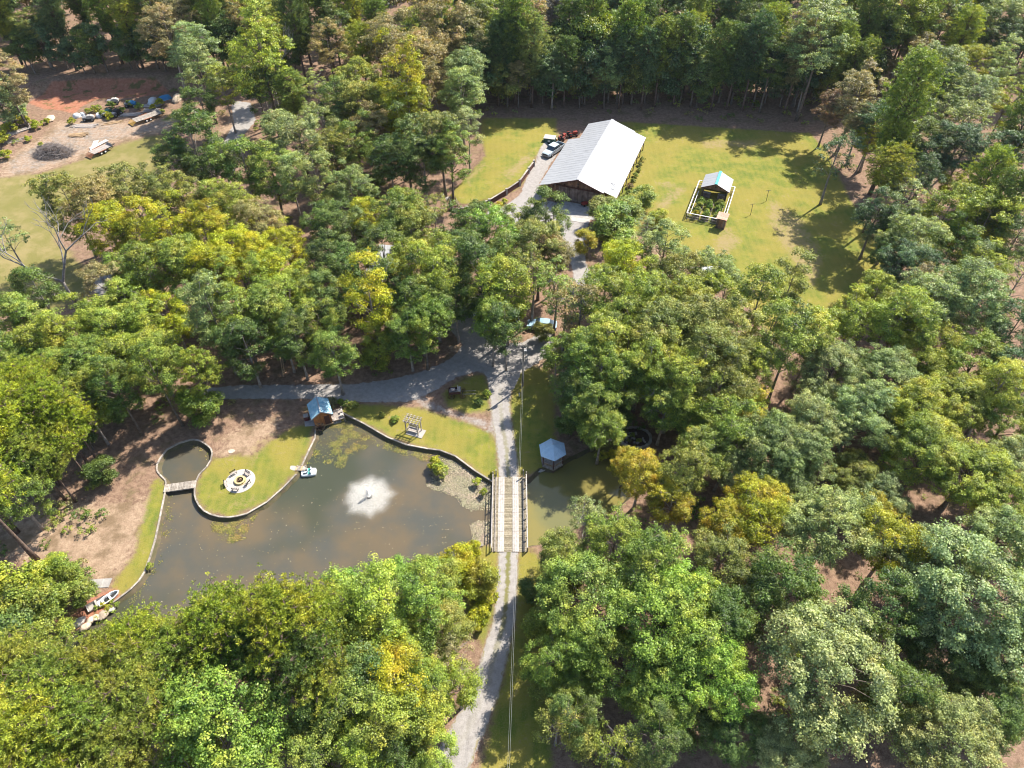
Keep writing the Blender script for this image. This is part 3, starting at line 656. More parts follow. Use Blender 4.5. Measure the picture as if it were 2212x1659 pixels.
# region name : (words used in labels, landmark counted from)
REG = {'stand': ('in the wood between tan field and pond', 'mill hut'), 'leftpines': ('by the inlet', 'stone fire pit'), 'lowleft': ('along the pond\'s near shore', 'white rowboat'),
       'nearshore': ('on the near shore left of the drive', 'timber bridge'), 'cornerleft': ('on the bank', 'rowboat'), 'lowright': ('right of the drive below the bridge', 'timber bridge'), 'right': ('in the right-hand wood', 'gazebo'),
       'rightback': ('in the wood right of the lawn', 'garden plot'), 'mid': ('between the drive and the barn', 'barn'), 'gaz': ('in the grove behind the gazebo', 'gazebo'), 'rlawn': ('left of the round lawn', 'round lawn'),
       'back': ('behind the barn', 'barn'), 'backleft': ('above the junk yard', 'brush pile'), 'backmid': ('beyond the round lawn', 'round lawn'), 'backgarden': ('beyond the garden plot', 'garden plot'), 'backright': ('in the far right woods', 'garden plot'), 'yard': ('beside the junk yard', 'brush pile'), 'barnside': ('by the barn', 'barn'), 'pondedge': ('at the pond edge', 'timber bridge'),
       'garden': ('in the garden plot', 'garden plot'), 'field': ('at the edge of the tan field', 'brush pile')}
# ------------------------------------------------------------------ planting
plant('stand', '''T o 150 440 50;T t 215 452 52;T o 275 412 52;T o 335 420 48;T o 395 425 48;T G 378 348 40;T G 420 312 50;T G 455 358 46;T g 525 345 52;T g 585 372 48;
T s 652 318 52;T s 700 270 44;T s 598 285 36;T y 515 455 46;T t 560 480 44;T g 467 440 42;
T Y 240 505 50;T Y 318 492 54;T Y 375 508 54;T Y 448 512 52;T Y 505 540 50;T Y 560 562 48;T Y 618 530 42;T Y 600 592 50;T Y 470 588 54;T y 400 582 54;T g 330 578 54;T y 540 622 52;T y 620 645 48;T g 285 592 46;T y 660 612 40;
T G 700 490 46;T G 715 560 50;T G 700 640 50;T y 690 700 44;T g 720 765 46;T t 235 625 46;T y 275 650 44;T Y 362 668 44;T Y 382 708 38;T s 457 672 48 1.45;T g 520 690 54;T g 580 680 52;T G 530 745 48;T G 640 735 44;T g 612 725 40;
T g 20 690 50;T g 72 702 48;Q s 15 517 40;S G 75 622 38;
T y 92 745 54;T y 150 725 54;T y 205 705 50;T y 255 715 54;T y 300 700 50;T y 322 755 54;T y 250 775 54;T g 190 790 50;T g 335 802 48 1.35;T g 130 802 46;T G 245 832 46 1.3;T y 425 800 40 1.3;T g 62 785 46;W g 432 872 38''')
plant('leftpines', '''P p 45 838 58;P p 105 880 58;P p 38 930 54;P p 130 948 44;T g 12 1000 52;T g 25 1065 52;W G 213 1012 30;W G 185 945 26;W G 246 886 24;P p 90 820 44;P p 150 905 46;P q 60 975 50;T g 175 868 44 1.2;P p 10 900 56;T G 60 1010 44 1.2;P q 100 1000 40;T g 5 780 54''')
for e in ((80, 1209, 1.15), (37, 1150, 1.1), (100, 1056, 1.0), (-60, 1050, 1.2)): at_base('P', 'p', e[0], e[1], e[2], 1.0, 'leftpines')
plant('cornerleft', '''W y 32 1275 58;W g 62 1330 56;W G 18 1350 58;W g 106 1345 40;W y 113 1222 28;W g 134 1250 36;W g 158 1288 36;W g 20 1410 50''')
plant('lowleft', '''P p 302 1398 76;P p 478 1350 82;P q 395 1412 74;P p 612 1342 92;P p 690 1345 74;P G 655 1412 80;P q 228 1455 86;P q 118 1490 88;P q 300 1495 84;P q 28 1452 84;P q 180 1555 92;P p 55 1585 104;P q 258 1615 84;P p 15 1660 84;P p 135 1645 84;P G 548 1395 72;P q 700 1475 70;P p 548 1335 54''')
plant('nearshore', '''B L 492 1535 158;T L 770 1288 62;T L 870 1262 46;T g 938 1258 56;T g 754 1345 72;T y 822 1328 74;T g 920 1312 64;T o 966 1350 52;T g 838 1382 60;T g 890 1428 64;T M 818 1436 68;T M 856 1482 74;T y 922 1494 60;Q t 978 1425 52;T y 990 1478 50;T G 768 1478 74;T g 768 1548 78;T y 838 1560 74;T y 906 1545 64;T y 790 1640 62;T G 856 1610 60;T G 690 1560 70;T g 700 1640 70;T y 935 1620 50''')
plant('lowright', '''B g 1262 1300 116;B L 1420 1342 128;B L 1522 1450 104;B g 1345 1440 92;B L 1440 1500 90;Q s 1268 1118 46;T o 1212 1190 46;T g 1330 1165 58;T g 1402 1232 68;T L 1480 1285 70;T o 1560 1205 58;T G 1640 1300 58;B s 1800 1442 152;B s 1700 1618 78;B s 2040 1605 112;B s 1790 1152 108;B s 2105 1290 148;B s 2005 1222 100;B s 2160 1172 98;B G 2055 1420 92;B G 2190 1430 92;B G 2150 1530 86;T M 1930 1172 66;T M 1890 1096 36;T M 1622 1122 60;T M 1568 1142 50;T M 1640 1080 50;T G 1690 1250 70;T G 1900 1320 70;W o 1215 1240 40;W o 1180 1290 34;T g 1250 1380 60;T G 1560 1350 64;Q s 1660 1240 40;B G 1590 1590 70;T g 1188 1425 52;W g 1160 1345 30;W o 1172 1490 30;Q o 1205 1565 50;W o 1262 1605 40;Q g 1335 1612 52;W G 1150 1270 26;T G 1240 1545 50;W G 1500 1560 50;T G 1420 1600 56;B g 1240 1480 60;W t 1880 1530 40;T G 1950 1500 66''')
plant('right', '''T O 1385 1022 48;T O 1450 1082 46;T O 1350 1000 32;T o 1482 1012 54;T g 1520 972 50;B s 1655 965 92;T g 1572 902 58;T M 1606 880 46;B s 1705 985 84;B s 1762 930 82;B s 1850 902 90;B s 1800 800 82;B s 1905 820 82;B y 1962 902 90;B y 2050 860 82;B y 2002 762 82;T y 1950 692 60;B g 2102 782 82;B o 1842 1022 58;B y 1992 988 92;B y 2092 1022 92;B g 2175 905 72;B s 2192 1005 82;B s 1900 1080 60;B s 1560 1010 60;
T o 1508 705 60;T o 1576 712 60;T o 1526 772 64;T o 1592 772 60;T y 1626 805 50;T o 1558 832 60;T y 1492 832 58;S g 1642 632 44;S o 1708 605 36;S g 1708 738 48;S y 1760 722 44;T y 1842 688 50;T y 1892 640 48;T y 1925 688 50;
T s 2008 655 60;T s 2076 622 60;T s 2110 655 60;T t 1975 638 44;T b 1942 575 48;T y 2110 575 48;T b 2192 705 50;T b 2195 790 50;T y 2160 840 56;S g 1672 700 40;B g 1480 905 60;B y 2190 1090 80;Q s 2205 600 44''')
plant('mid', '''S Y 795 640 46 1.1;T y 887 582 54;T y 937 600 52 1.3;T G 862 622 52;T G 905 655 56;T g 912 700 50;T g 880 715 44;T y 817 733 34;W y 806 765 30;T y 1066 645 54;S y 1096 618 44;T G 1038 588 56;S g 1062 690 36;S G 1092 705 34;Q o 1150 592 54;Q g 1200 622 54;Q s 1222 660 50;
T G 1180 467 50;T Y 787 476 40;T g 864 480 54;T o 905 503 50;T G 1005 497 50;T L 1070 510 54;T o 1120 497 44;Q o 938 450 32;T o 1165 540 50;T t 1200 548 40;T g 990 550 50;T G 960 610 50;T Y 1345 575 50;W y 1388 613 26;T G 830 545 50;T G 760 510 46;T G 762 590 50;T o 1110 560 50;T G 985 650 44''')
plant('barnside', '''W o 1304 455 30 .8;W g 1330 480 44 .7;W g 1365 455 32 .7;W y 1387 425 26 .7;W Y 1420 466 20 .8;Q s 1397 495 30;W O 1270 522 24;T s 1437 535 48;T y 1335 560 38;W y 1300 500 22 .7''')
plant('gaz', '''Q t 1255 665 58;T g 1305 638 56;T y 1338 665 62;T y 1356 705 58;T g 1262 758 48;T g 1268 795 54;T y 1305 755 62;T g 1288 815 56;T o 1356 762 58;T g 1338 815 56;T G 1240 842 44;T G 1262 872 46;T g 1290 885 50;T g 1300 925 44;W G 1232 915 28;T y 1388 788 54;T y 1438 788 58;T o 1420 722 62;T y 1438 672 56;T g 1455 838 54;T g 1438 880 46;T o 1470 610 50;T y 1480 660 54;T y 1400 640 50;S g 1205 770 30;T s 1500 600 46;T y 1560 640 48;T s 1540 590 44;W o 1174 712 20;T o 1495 770 50;W g 1300 900 36;W G 1330 900 34''')
plant('rlawn', '''T s 757 402 42;W G 804 395 24;T Y 870 190 54 1.3;T Y 887 256 50;T G 877 318 52;T y 847 232 48;T o 787 235 48;T t 804 285 46;T g 770 318 44;T o 954 302 50;T g 972 336 44;S s 1010 275 28;T s 1004 162 44;T s 997 205 44;T t 887 142 56;T t 937 135 42;T t 926 190 40;T y 770 175 44;T G 840 345 44;T G 735 230 46;T o 725 330 44;T G 915 350 40;S s 628 378 34;S s 682 382 34''')
plant('yard', '''T t 360 75 46;T s 417 112 46;T s 433 155 42;T G 433 222 34;S y 478 182 28;T y 560 112 58 1.2;T y 547 165 44;F g 627 200 36 .7;Q s 683 192 34;T G 565 185 40;T t 395 45 44;W s -5 215 40;T t 10 175 38''')
plant('rightback', '''T s 1758 72 58;T s 1764 112 56;T s 1672 108 32;F g 1868 133 26;T t 1852 202 50;T r 1794 236 32;F g 1958 225 56;B s 2008 162 78;T Y 2098 142 36;T G 2026 190 44;T s 2108 208 44;T Y 2176 228 36;Q s 2092 262 50;T Y 1876 302 28;Q b 1810 335 46;P y 1925 360 46;Q s 1952 428 46;T Y 2060 400 30;T b 2026 318 44;F g 2126 400 44;F G 2160 450 44;T y 2042 468 50;T y 2126 485 58;T s 1976 520 52;T Y 2126 535 36;T s 2155 52 44;T y 1926 36 58;T t 1978 24 50;T b 1900 260 44;T b 1900 460 44;T G 1980 300 44;T b 2190 330 50;T b 2080 330 44;T G 2190 520 52;T t 1860 270 34;T G 2060 540 46;T s 2180 150 44;T b 1985 380 40;F G 2205 280 40;T s 2040 240 40;T G 1935 480 40;T b 2000 600 40;T G 1930 545 40''')
plant('back', '''T t 837 85 54;T t 954 62 58;T t 1004 85 48;S Y 887 52 24;T v 1170 42 44;T v 1217 45 42;F g 1114 62 42;F g 1280 45 36;F g 1360 78 38;F g 1427 92 26;F g 1502 52 32;F g 1552 112 24;F g 1658 42 32;F b 1585 35 34;T t 1120 162 26;T Y 1350 20 30''')
# the dead tree and other leafless ones
d = at_base('D', '0', 179, 676, 1.08, 1.0, 'field'); at_base('D', '2', 608, 262, 1.2, 1.0, 'yard'); at_base('D', '2', 1470, 1120, .55, 1, 'right'); at_base('D', '2', 238, 905, .45, 1, 'leftpines')

def back_region(x): return 'backleft' if x < -42 else 'backmid' if x < -8 else 'back' if x < 34 else 'backgarden' if x < 78 else 'backright'
# deep wood behind the clearing: staggered rows, no two alike
def deep_wood():
    pts = []; r = random.Random(21); manual = [(t[3], t[4]) for t in TREES]
    def free(x, y, dmin): return all((x - a) ** 2 + (y - b) ** 2 > dmin * dmin for a, b in pts) and all((x - a) ** 2 + (y - b) ** 2 > (dmin * .8) ** 2 for a, b in manual)
    def front(x): return float(np.interp(x, [-140, -95, -55, -48, -30, -8, 0, 40, 72, 80, 110, 140], [166, 172, 171, 160, 158, 158, 155.5, 155, 152, 160, 162, 160]))
    for x in np.arange(-8, 76, 4.0):                     # the wall of pines behind the lawn
        xx, yy = x + r.uniform(-1, 1), front(x) + r.uniform(0, 2.5)
        pts.append((xx, yy)); grow_tree('F' if r.random() < .62 else 'T', r.choice('bGgGb') if r.random() < .8 else r.choice('ts'), xx, yy, r.uniform(.82, 1.05), r.uniform(.9, 1.12), back_region(xx))
    for _ in range(9000):
        x, y = r.uniform(-150, 150), r.uniform(152, 181)
        if y < front(x) or abs(x) > 132 * y / 170 or not free(x, y, 6.2): continue
        pts.append((x, y)); f = r.random(); k = r.uniform(.92, 1.2)
        if f < .46: grow_tree('F', r.choice('gGbgy'), x, y, r.uniform(.9, 1.15), k, back_region(x))
        else: grow_tree('T', r.choice('GgosttybGoy'), x, y, r.uniform(.98, 1.32), k, back_region(x))
deep_wood()
def edge_growth():
    r = random.Random(31)
    for x in np.arange(-116, -48, 3.4): grow_tree('W', r.choice('GbGg'), x + r.uniform(-1, 1), 171 + r.uniform(-1, 2.5), r.uniform(1.3, 2.0), 1.3, back_region(x))
    for x in np.arange(-10, 80, 3.4): grow_tree('W', r.choice('GbbGo'), x + r.uniform(-1.4, 1.4), 156.5 + r.uniform(-.6, 3), r.uniform(1.5, 2.3), 1.35, back_region(x))
edge_growth()
for x in np.arange(-12, 84, 3.8): grow_tree('W', rnd.choice('GbGgo'), x + rnd.uniform(-1.4, 1.4), 163 + rnd.uniform(-2, 4), rnd.uniform(1.8, 2.6), 1.35, back_region(x))

# farther wood that reads as one mass
def far_woods():
    r = np.random.default_rng(5); V, lv, cv, tn = [], [], [], []; pts = []
    base = [broadleaf(900 + q, 4.4, 5.0, 11.5, 12, 15, 12, .60, .42, -.5, .64, .8)[:3] for q in range(3)]
    while len(pts) < 240:
        x, y = r.uniform(-190, 190), r.uniform(181, 262)
        if any((x - a) ** 2 + (y - b) ** 2 < 40 for a, b in pts):
            if r.random() < .98: continue
        pts.append((x, y)); b_, l_, c_ = base[r.integers(3)]; a = r.uniform(0, 6.28); s = r.uniform(1.0, 1.35)
        ca, sa = math.cos(a), math.sin(a); W = b_ * s; X = W[..., 0] * ca - W[..., 1] * sa + x; Y = W[..., 0] * sa + W[..., 1] * ca + y
        V.append(np.stack([X, Y, W[..., 2] * 1.1], -1)); lv.append(l_); cv.append(c_); c = np.array(TINT['GgosttybGoy'[r.integers(11)]]) * r.uniform(.85, 1.15)
        tn.append(np.repeat(c[None], len(l_), 0))
    me = leaf_mesh('far_woods', np.concatenate(V), np.concatenate(lv), np.concatenate(cv), M['leaf_tint'], np.concatenate(tn))
    o = put('far_woods', me); tag(o, 'unbroken mixed wood closing the view beyond the clearing', 'woods', kind='stuff')
far_woods()

# leafy undergrowth on the wood floor
def undergrowth():
    r = np.random.default_rng(11); V, lv, cv, tn = [], [], [], []
    tx = np.array([(t[3], t[4]) for t in TREES]); b_, l_, c_, _, _ = broadleaf(950, 1.0, .8, .6, 6, 6, 12, .2, .42, -.3, .6, .25)
    keep = [poly(q) for q in LAWN + FIELD + [JUNCTION, WESTLANE, BARNYARD, YARD, LOOP, SIDELANE, DRIVE_S[0] + DRIVE_S[1][::-1]]] + [POND_W]
    P = tx[r.integers(0, len(tx), 2600)] + r.normal(scale=4.0, size=(2600, 2))
    ok = np.ones(len(P), bool)
    for q in keep: ok &= sdist(P, q)[0] < -.6
    ok &= (P[:, 1] > 14) & (P[:, 1] < 165); P = P[ok][:520]
    for x, y in P:
        a = r.uniform(0, 6.28); s = r.uniform(.35, 1.1); ca, sa = math.cos(a), math.sin(a); sel = r.random(len(b_)) < .75; W = b_[sel] * s
        V.append(np.stack([W[..., 0] * ca - W[..., 1] * sa + x, W[..., 0] * sa + W[..., 1] * ca + y, W[..., 2]], -1)); lv.append(l_[sel]); cv.append(c_[sel])
        c = np.array(TINT['GgyosttyG'[r.integers(9)]]) * r.uniform(.8, 1.1); tn.append(np.repeat(c[None], sel.sum(), 0))
    me = leaf_mesh('undergrowth', np.concatenate(V), np.concatenate(lv), np.concatenate(cv), M['leaf_tint'], np.concatenate(tn))
    o = put('undergrowth', me); tag(o, 'low leafy undergrowth on the shaded wood floor', 'undergrowth', kind='stuff')
undergrowth()
# ------------------------------------------------------------------ pond walls: timber boards under coping planks
def pond_wall(name, pts, label, top=.10, th=.19):
    W = [G(x, y) for x, y in pts]; root = empty(name, W[0], 0, label, 'retaining wall', 'timber walls around the pond')
    o = W[0]; mb = MB(); P = [p - o for p in W]
    for a, b in zip(P[:-1], P[1:]):
        d = (b - a).normalized(); mb.beam(a + Vector((0, 0, -.5)), b + d * .05 + Vector((0, 0, -.5)), .12, 1.08)
    mb.build('board_face', M['wood_grey'], root)
    for a, b in zip(P[:-1], P[1:]):
        L = (b - a).length; n = max(1, round(L / 2.4)); d = (b - a) / n
        for k in range(n):
            c = a + d * (k + .5); ang = math.atan2(d.y, d.x)
            bx('coping_plank', (round(d.length - .03, 2), th, .06), (c.x, c.y, top + rnd.uniform(-.006, .006)), M['wood_pale'], root, ang + rnd.uniform(-.006, .006))
    for i, a in enumerate(densify(P, 1.6)):
        if i % 1 == 0: bx('wall_post', (.12, .12, 1.0), (a.x, a.y, -.48), M['wood_grey'], root)
    return root
pond_wall('pond_wall', NWALL[:], 'long pale timber pond wall from the bridge to the mill hut')
pond_wall('pond_wall', PENIN_E, 'timber pond wall below the mill hut down to the pedal boat')
pond_wall('pond_wall', PENIN_S, 'curved timber wall round the fire pit lawn and the round inlet')
pond_wall('pond_wall', LEFTBANK, 'timber pond wall on the left bank ending at the rowboat')
pond_wall('pond_wall', [(1043, 1178), (1026, 1184), (1010, 1196)], 'short curved pale wall at the near bridge end')

# ------------------------------------------------------------------ timber bridge on the drive
def main_bridge():
    x0, x1, y0, y1 = -2.42, 1.84, 42.7, 53.3; root = empty('timber_bridge', ((x0 + x1) / 2, (y0 + y1) / 2, 0), 0, 'weathered timber bridge carrying the gravel drive over the pond', 'bridge')
    w = x1 - x0; L = y1 - y0; n = 44
    for x in (-w / 2 + .15, -.7, .7, w / 2 - .15): bx('girder', (.2, L, .3), (x, 0, -.17), M['wood_grey'], root)
    for k in range(n):
        y = -L / 2 + (k + .5) * L / n; bx('deck_plank', (round(w, 2), L / n - .025, .06), (rnd.uniform(-.03, .03), y, .02 + rnd.uniform(-.004, .004)), M['wood_tan_pale'], root, rnd.uniform(-.004, .004))
    for cx in (-1.0, .72):
        for j in range(3):
            for s in range(4):
                l = L / 4; bx('runner_board', (.235, l - .03, .05), (cx + (j - 1) * .25, -L / 2 + (s + .5) * l, .082 + rnd.uniform(0, .004)), M['rail'], root, rnd.uniform(-.004, .004))
    for sx in (-1, 1):
        x = sx * (w / 2 - .06); ends = (-L / 2, L / 2)
        for k in range(8):
            y = -L / 2 + .1 + k * (L - .2) / 7; hh = 1.35 if k == 7 else 1.05
            bx('rail_post', (.12, .12, hh), (x, y, hh / 2 - .1), M['wood_grey'], root)
        bx('top_rail', (.1, L, .05), (x, 0, .98), M['rail'], root); bx('mid_rail', (.05, L, .13), (x - sx * .09, 0, .55), M['wood_pale'], root)
        bx('kerb_timber', (.14, L, .14), (x - sx * .38, 0, .125), M['wood_pale'], root)
        bx('end_post', (.13, .13, 1.5), (x - sx * .38, L / 2 + .05, .7), M['wood_pale'], root)
    for y in (-L / 2 - .05, L / 2 + .05): bx('abutment', (w + .3, .3, 1.2), (0, y, -.62), M['concrete'], root)
main_bridge()

# ------------------------------------------------------------------ foot bridge to the fire pit lawn
def foot_bridge(name, a, b, w, mat, label, n, z=.16):
    a, b = Vector(a), Vector(b); d = b - a; L = d.length; ang = math.atan2(d.y, d.x); root = empty(name, (a + b) / 2, ang, label, 'footbridge')
    for y in (-w / 2 + .1, w / 2 - .1): bx('stringer', (L, .1, .2), (0, y, z - .13), M['wood_grey'], root)
    for k in range(n): bx('plank', (round(L / n - .02, 3), w, .05), (-L / 2 + (k + .5) * L / n, rnd.uniform(-.02, .02), z + rnd.uniform(-.004, .004)), mat, root)
    return root
zf = Zm(440, 1300, 4.148)
foot_bridge('footbridge', zf(222, 695), zf(618, 640), 1.15, M['wood_pale'], 'grey plank footbridge across the round inlet channel', 20)
foot_bridge('footbridge', G(1364, 849), G(1397, 868), .9, M['wood_grey'], 'grey plank footbridge deep in the shade of the grove', 14, .3)
foot_bridge('footbridge', G(1300, 930), G(1348, 945), .8, M['rust'], 'rusty plank footbridge beside the stone circle behind the gazebo', 14, .3)

# ------------------------------------------------------------------ fire pit
def ring(mb, r0, r1, z0, z1, n=28, cx=0, cy=0):
    vs = []
    for k in range(n):
        a = 2 * math.pi * k / n
        for r, z in ((r0, z0), (r1, z0), (r1, z1), (r0, z1)): vs.append((cx + r * math.cos(a), cy + r * math.sin(a), z))
    fs = []
    for k in range(n):
        i, j = k * 4, ((k + 1) % n) * 4
        for q in range(4): fs.append((i + q, j + q, j + (q + 1) % 4, i + (q + 1) % 4))
    return mb.add(vs, fs)

def fire_pit():
    c = zf(1165, 595); pad = empty('round_pad', c, 0, 'round pale concrete pad on the fire pit lawn', 'pad')
    MB().prism([(1.83 * math.cos(a), 1.83 * math.sin(a)) for a in np.linspace(0, 2 * math.pi, 49)[:-1]], -.05, .035).build('slab', M['concrete_pale'], pad)
    for k in range(3): bx('joint', (3.4, .025, .006), (0, 0, .038), M['stone_grey'], pad, k * math.pi / 3 + .3)
    pit = empty('fire_pit', c + Vector((0, 0, .035)), 0, 'ringed stone fire pit at the middle of the round pad', 'fire pit')
    for k in range(14):
        a = 2 * math.pi * k / 14; bx('ring_stone', (.22, .26, .26), (.55 * math.cos(a), .55 * math.sin(a), .13 + rnd.uniform(-.01, .01)), M['stone_yellow'], pit, a + rnd.uniform(-.05, .05))
    MB().prism([(.46 * math.cos(a), .46 * math.sin(a)) for a in np.linspace(0, 2 * math.pi, 21)[:-1]], 0, .06).build('ash', M['soil'], pit)
    for k in range(5):
        a = k * 1.3; p = Vector((math.cos(a) * .32, math.sin(a) * .32, .08)); pipe('log', [p, Vector((-.05 * math.cos(a), .05, .34))], .05, M['wood_tan'] if k % 2 else M['ember'], pit, 7)
    ring(MB(), .64, .76, .0, .05).build('outer_ring', M['stone_yellow'], pit)
    wl = ['between the pad edge and the inlet', 'on the pad side facing the mill hut', 'on the pad side facing the footbridge', 'on the pad side facing the pedal boat', 'on the pad side facing the open water']
    for (x, y), w in zip(((1090, 515), (1255, 512), (992, 640), (1260, 635), (1112, 710)), wl):
        p = zf(x, y); d = p - c; a = math.atan2(d.y, d.x) - math.pi / 2
        b = empty('bench', p + Vector((0, 0, .035)), a, 'small dark slatted bench ' + w, 'bench', 'benches round the fire pit')
        for k in range(3): bx('seat_slat', (.8, .09, .03), (0, -.1 + k * .105, .38), M['wood_grey'], b)
        for k in range(2): bx('back_slat', (.8, .025, .07), (0, .17 + k * .025, .48 + k * .10), M['black'], b)
        for sx in (-.34, .34): bx('leg', (.05, .05, .38), (sx, -.11, .19), M['black'], b); bx('leg', (.05, .05, .64), (sx, .15, .32), M['black'], b)
fire_pit()

# ------------------------------------------------------------------ pedal boat and landing
def pedal_boat():
    p = Zm(880, 1160, 5.53)(262, 1440, WATER_Z); a = R_(8)
    b = empty('pedal_boat', p, a, 'white pedal boat with teal seats moored at the landing', 'boat')
    def hull(sx, sy, z0, z1, nose):
        pts = []
        for k in range(24):
            t = 2 * math.pi * k / 24; cx, cyy = math.cos(t), math.sin(t); e = .38
            pts.append((sx * math.copysign(abs(cx) ** e, cx) - (nose if cx < 0 and abs(cyy) > .5 else 0) * 0, sy * math.copysign(abs(cyy) ** e, cyy)))
        return pts
    mb = MB(); lay = [(.86, .50, -.12), (.95, .58, .12), (.95, .58, .3), (.88, .52, .38)]; n = 24
    for sx, sy, z in lay: mb.v += [(q[0], q[1], z) for q in hull(sx, sy, 0, 0, 0)]
    for l in range(3): mb.f += [(l * n + k, l * n + (k + 1) % n, (l + 1) * n + (k + 1) % n, (l + 1) * n + k) for k in range(n)]
    mb.f.append(tuple(range(3 * n, 4 * n))); mb.build('hull', M['plastic_white'], b, smooth=False)
    for sy in (-.27, .27):
        s = bx('seat', (.34, .36, .1), (.12, sy, .43), M['plastic_teal'], b); bx('seat_back', (.1, .36, .34), (.33, sy, .6), M['plastic_white'], b)
        bx('pedal_well', (.5, .3, .02), (-.42, sy, .385), M['glass'], b)
        bx('pedal', (.14, .1, .06), (-.42, sy, .42), M['black'], b)
    bx('console', (.12, .12, .22), (-.1, 0, .48), M['plastic_white'], b); pipe('tiller', [(-.1, 0, .58), (-.1, 0, .72)], .025, M['black'], b)
    bx('stern_deck', (.4, .9, .05), (.66, 0, .40), M['plastic_white'], b)
    l = empty('landing', Zm(880, 1160, 5.53)(130, 1355), 0, 'small pinkish boat landing at the tip of the fire pit lawn', 'landing')
    for k in range(6): bx('plank', (.2, .75, .05), (-.55 + k * .215, -.05, .09), M['wood_tan'] if k % 3 == 0 else M['wood_pale'], l, -.1)
    for sx in (-.5, .55): bx('post', (.1, .1, .9), (sx, .28, -.2), M['wood_grey'], l)
    patch('landing_path', [(628, 1006), (650, 1008), (655, 1014), (640, 1018), (626, 1013)], .014, M['concrete_pale'], .06, .3)
pedal_boat()

# ------------------------------------------------------------------ mill hut with water wheel
def mill_hut():
    zz = Zm(880, 1160, 5.53); p = zz(500, 540); p = Vector((-25.05, 61.9, 0)); rz = R_(22)
    h = empty('mill_hut', p, rz, 'small cedar mill hut with faded blue roof at the pond corner', 'hut')
    hw, L, ez, rzz = 1.15, 2.5, 2.05, 2.85
    n = 9
    for k in range(n):                                            # front boards
        xa, xb = -hw + k * 2 * hw / n, -hw + (k + 1) * 2 * hw / n - .015; top = lambda x: ez + (rzz - ez) * (1 - abs(x) / hw)
        MB().add([(xa, 0, 0), (xb, 0, 0), (xb, 0, top(xb)), (xa, 0, top(xa)), (xa, .04, 0), (xb, .04, 0), (xb, .04, top(xb)), (xa, .04, top(xa))],
                 [(0, 1, 2, 3), (5, 4, 7, 6), (1, 5, 6, 2), (4, 0, 3, 7), (3, 2, 6, 7)]).build('wall_board', M['wood_orange'], h)
    MB().box((0, L / 2 + .05, ez / 2), (2 * hw - .03, L - .1, ez)).build('wall', M['wood_orange'], h)
    for sx in (-1, 1):
        for k in range(5):
            y0, y1 = -.3 + k * (L + .5) / 5, -.3 + (k + 1) * (L + .5) / 5 - .02; e = .28
            a = (0, rzz + .06); b = (sx * (hw + e), ez - (rzz - ez) * e / hw + .06)
            vs = [(a[0], y0, a[1]), (b[0], y0, b[1]), (b[0], y1, b[1]), (a[0], y1, a[1])]; vs += [(v[0], v[1], v[2] + .05) for v in vs]
            MB().add(vs, [(0, 1, 2, 3), (7, 6, 5, 4), (0, 4, 5, 1), (1, 5, 6, 2), (2, 6, 7, 3), (3, 7, 4, 0)]).build('roof_panel', M['blue_roof'], h)
        bar('barge_board', (0, -.33, rzz + .08), (sx * (hw + .3), -.33, ez - .12), .05, .14, M['white_metal'], h)
    bar('ridge_cap', (0, -.34, rzz + .13), (0, L + .24, rzz + .13), .18, .05, M['white_metal'], h)
    bx('door', (.7, .05, 1.6), (.55, -.03, .85), M['wood_dark'], h); bx('sill_beam', (2 * hw + .1, .16, .16), (0, -.02, .0), M['wood_tan'], h)
    w = empty('water_wheel', p + Matrix.Rotation(rz, 3, 'Z') @ Vector((-.62, -.42, .35)), rz, 'small spoked water wheel in front of the mill hut', 'water wheel')
    for y in (-.13, .13):
        pts = [Vector((.62 * math.cos(a), y, .62 * math.sin(a))) for a in np.linspace(0, 2 * math.pi, 21)]; pipe('rim', pts, .035, M['wood_tan'], w, 6)
    for k in range(8):
        a = k * math.pi / 4; bar('spoke', (0, 0, 0), (.6 * math.cos(a), 0, .6 * math.sin(a)), .05, .05, M['wood_dark'], w); bar('paddle', (.5 * math.cos(a), 0, .5 * math.sin(a)), (.7 * math.cos(a), 0, .7 * math.sin(a)), .26, .03, M['wood_dark'], w)
    pipe('axle', [(0, -.2, 0), (0, .42, 0)], .05, M['black'], w)
    d = empty('deck', p + Matrix.Rotation(rz, 3, 'Z') @ Vector((2.0, 1.0, 0)), rz, 'weathered plank deck on the right side of the mill hut', 'deck')
    for k in range(9): bx('plank', (.17, 1.9, .045), (-.75 + k * .185, 0, .22 + rnd.uniform(0, .006)), M['wood_grey'], d)
    for sx, sy in ((-.75, -.9), (.75, -.9), (.75, .9)): bx('post', (.1, .1, 1.3), (sx, sy, .0), M['wood_grey'], d)
    for sy in (-.9, .9): bx('joist', (1.6, .08, .16), (0, sy * .95, .11), M['wood_tan'], d)
    bx('box_seat', (.42, .42, .42), (.55, -.55, .45), M['concrete_pale'], d); bx('step_box', (.36, .3, .3), (.5, .1, .39), M['wood_pale'], d)
    a, b = zz(690, 440, .2), zz(738, 605, WATER_Z + .05); ang = math.atan2((b - a).y, (b - a).x)
    r = empty('boarding_ramp', a, 0, 'pale slatted ramp running from the deck down to the water', 'ramp'); v = b - a; sd_ = Vector((-v.y, v.x, 0)).normalized()
    for k in range(4): bar('ramp_board', sd_ * (.26 * (k - 1.5)), v + sd_ * (.26 * (k - 1.5)), .2, .05, M['wood_pale'], r)
    for f in (.08, .5, .92): bar('cleat', v * f - sd_ * .52 - Vector((0, 0, .06)), v * f + sd_ * .52 - Vector((0, 0, .06)), .07, .05, M['wood_grey'], r)
    s = zz(275, 600); patch('mill_slab', [((880 + x / 5.53) * .72, (1160 + y / 5.53) * .72) for x, y in ((185, 560), (355, 545), (360, 650), (190, 665))], .02, M['concrete'], .04, .5)
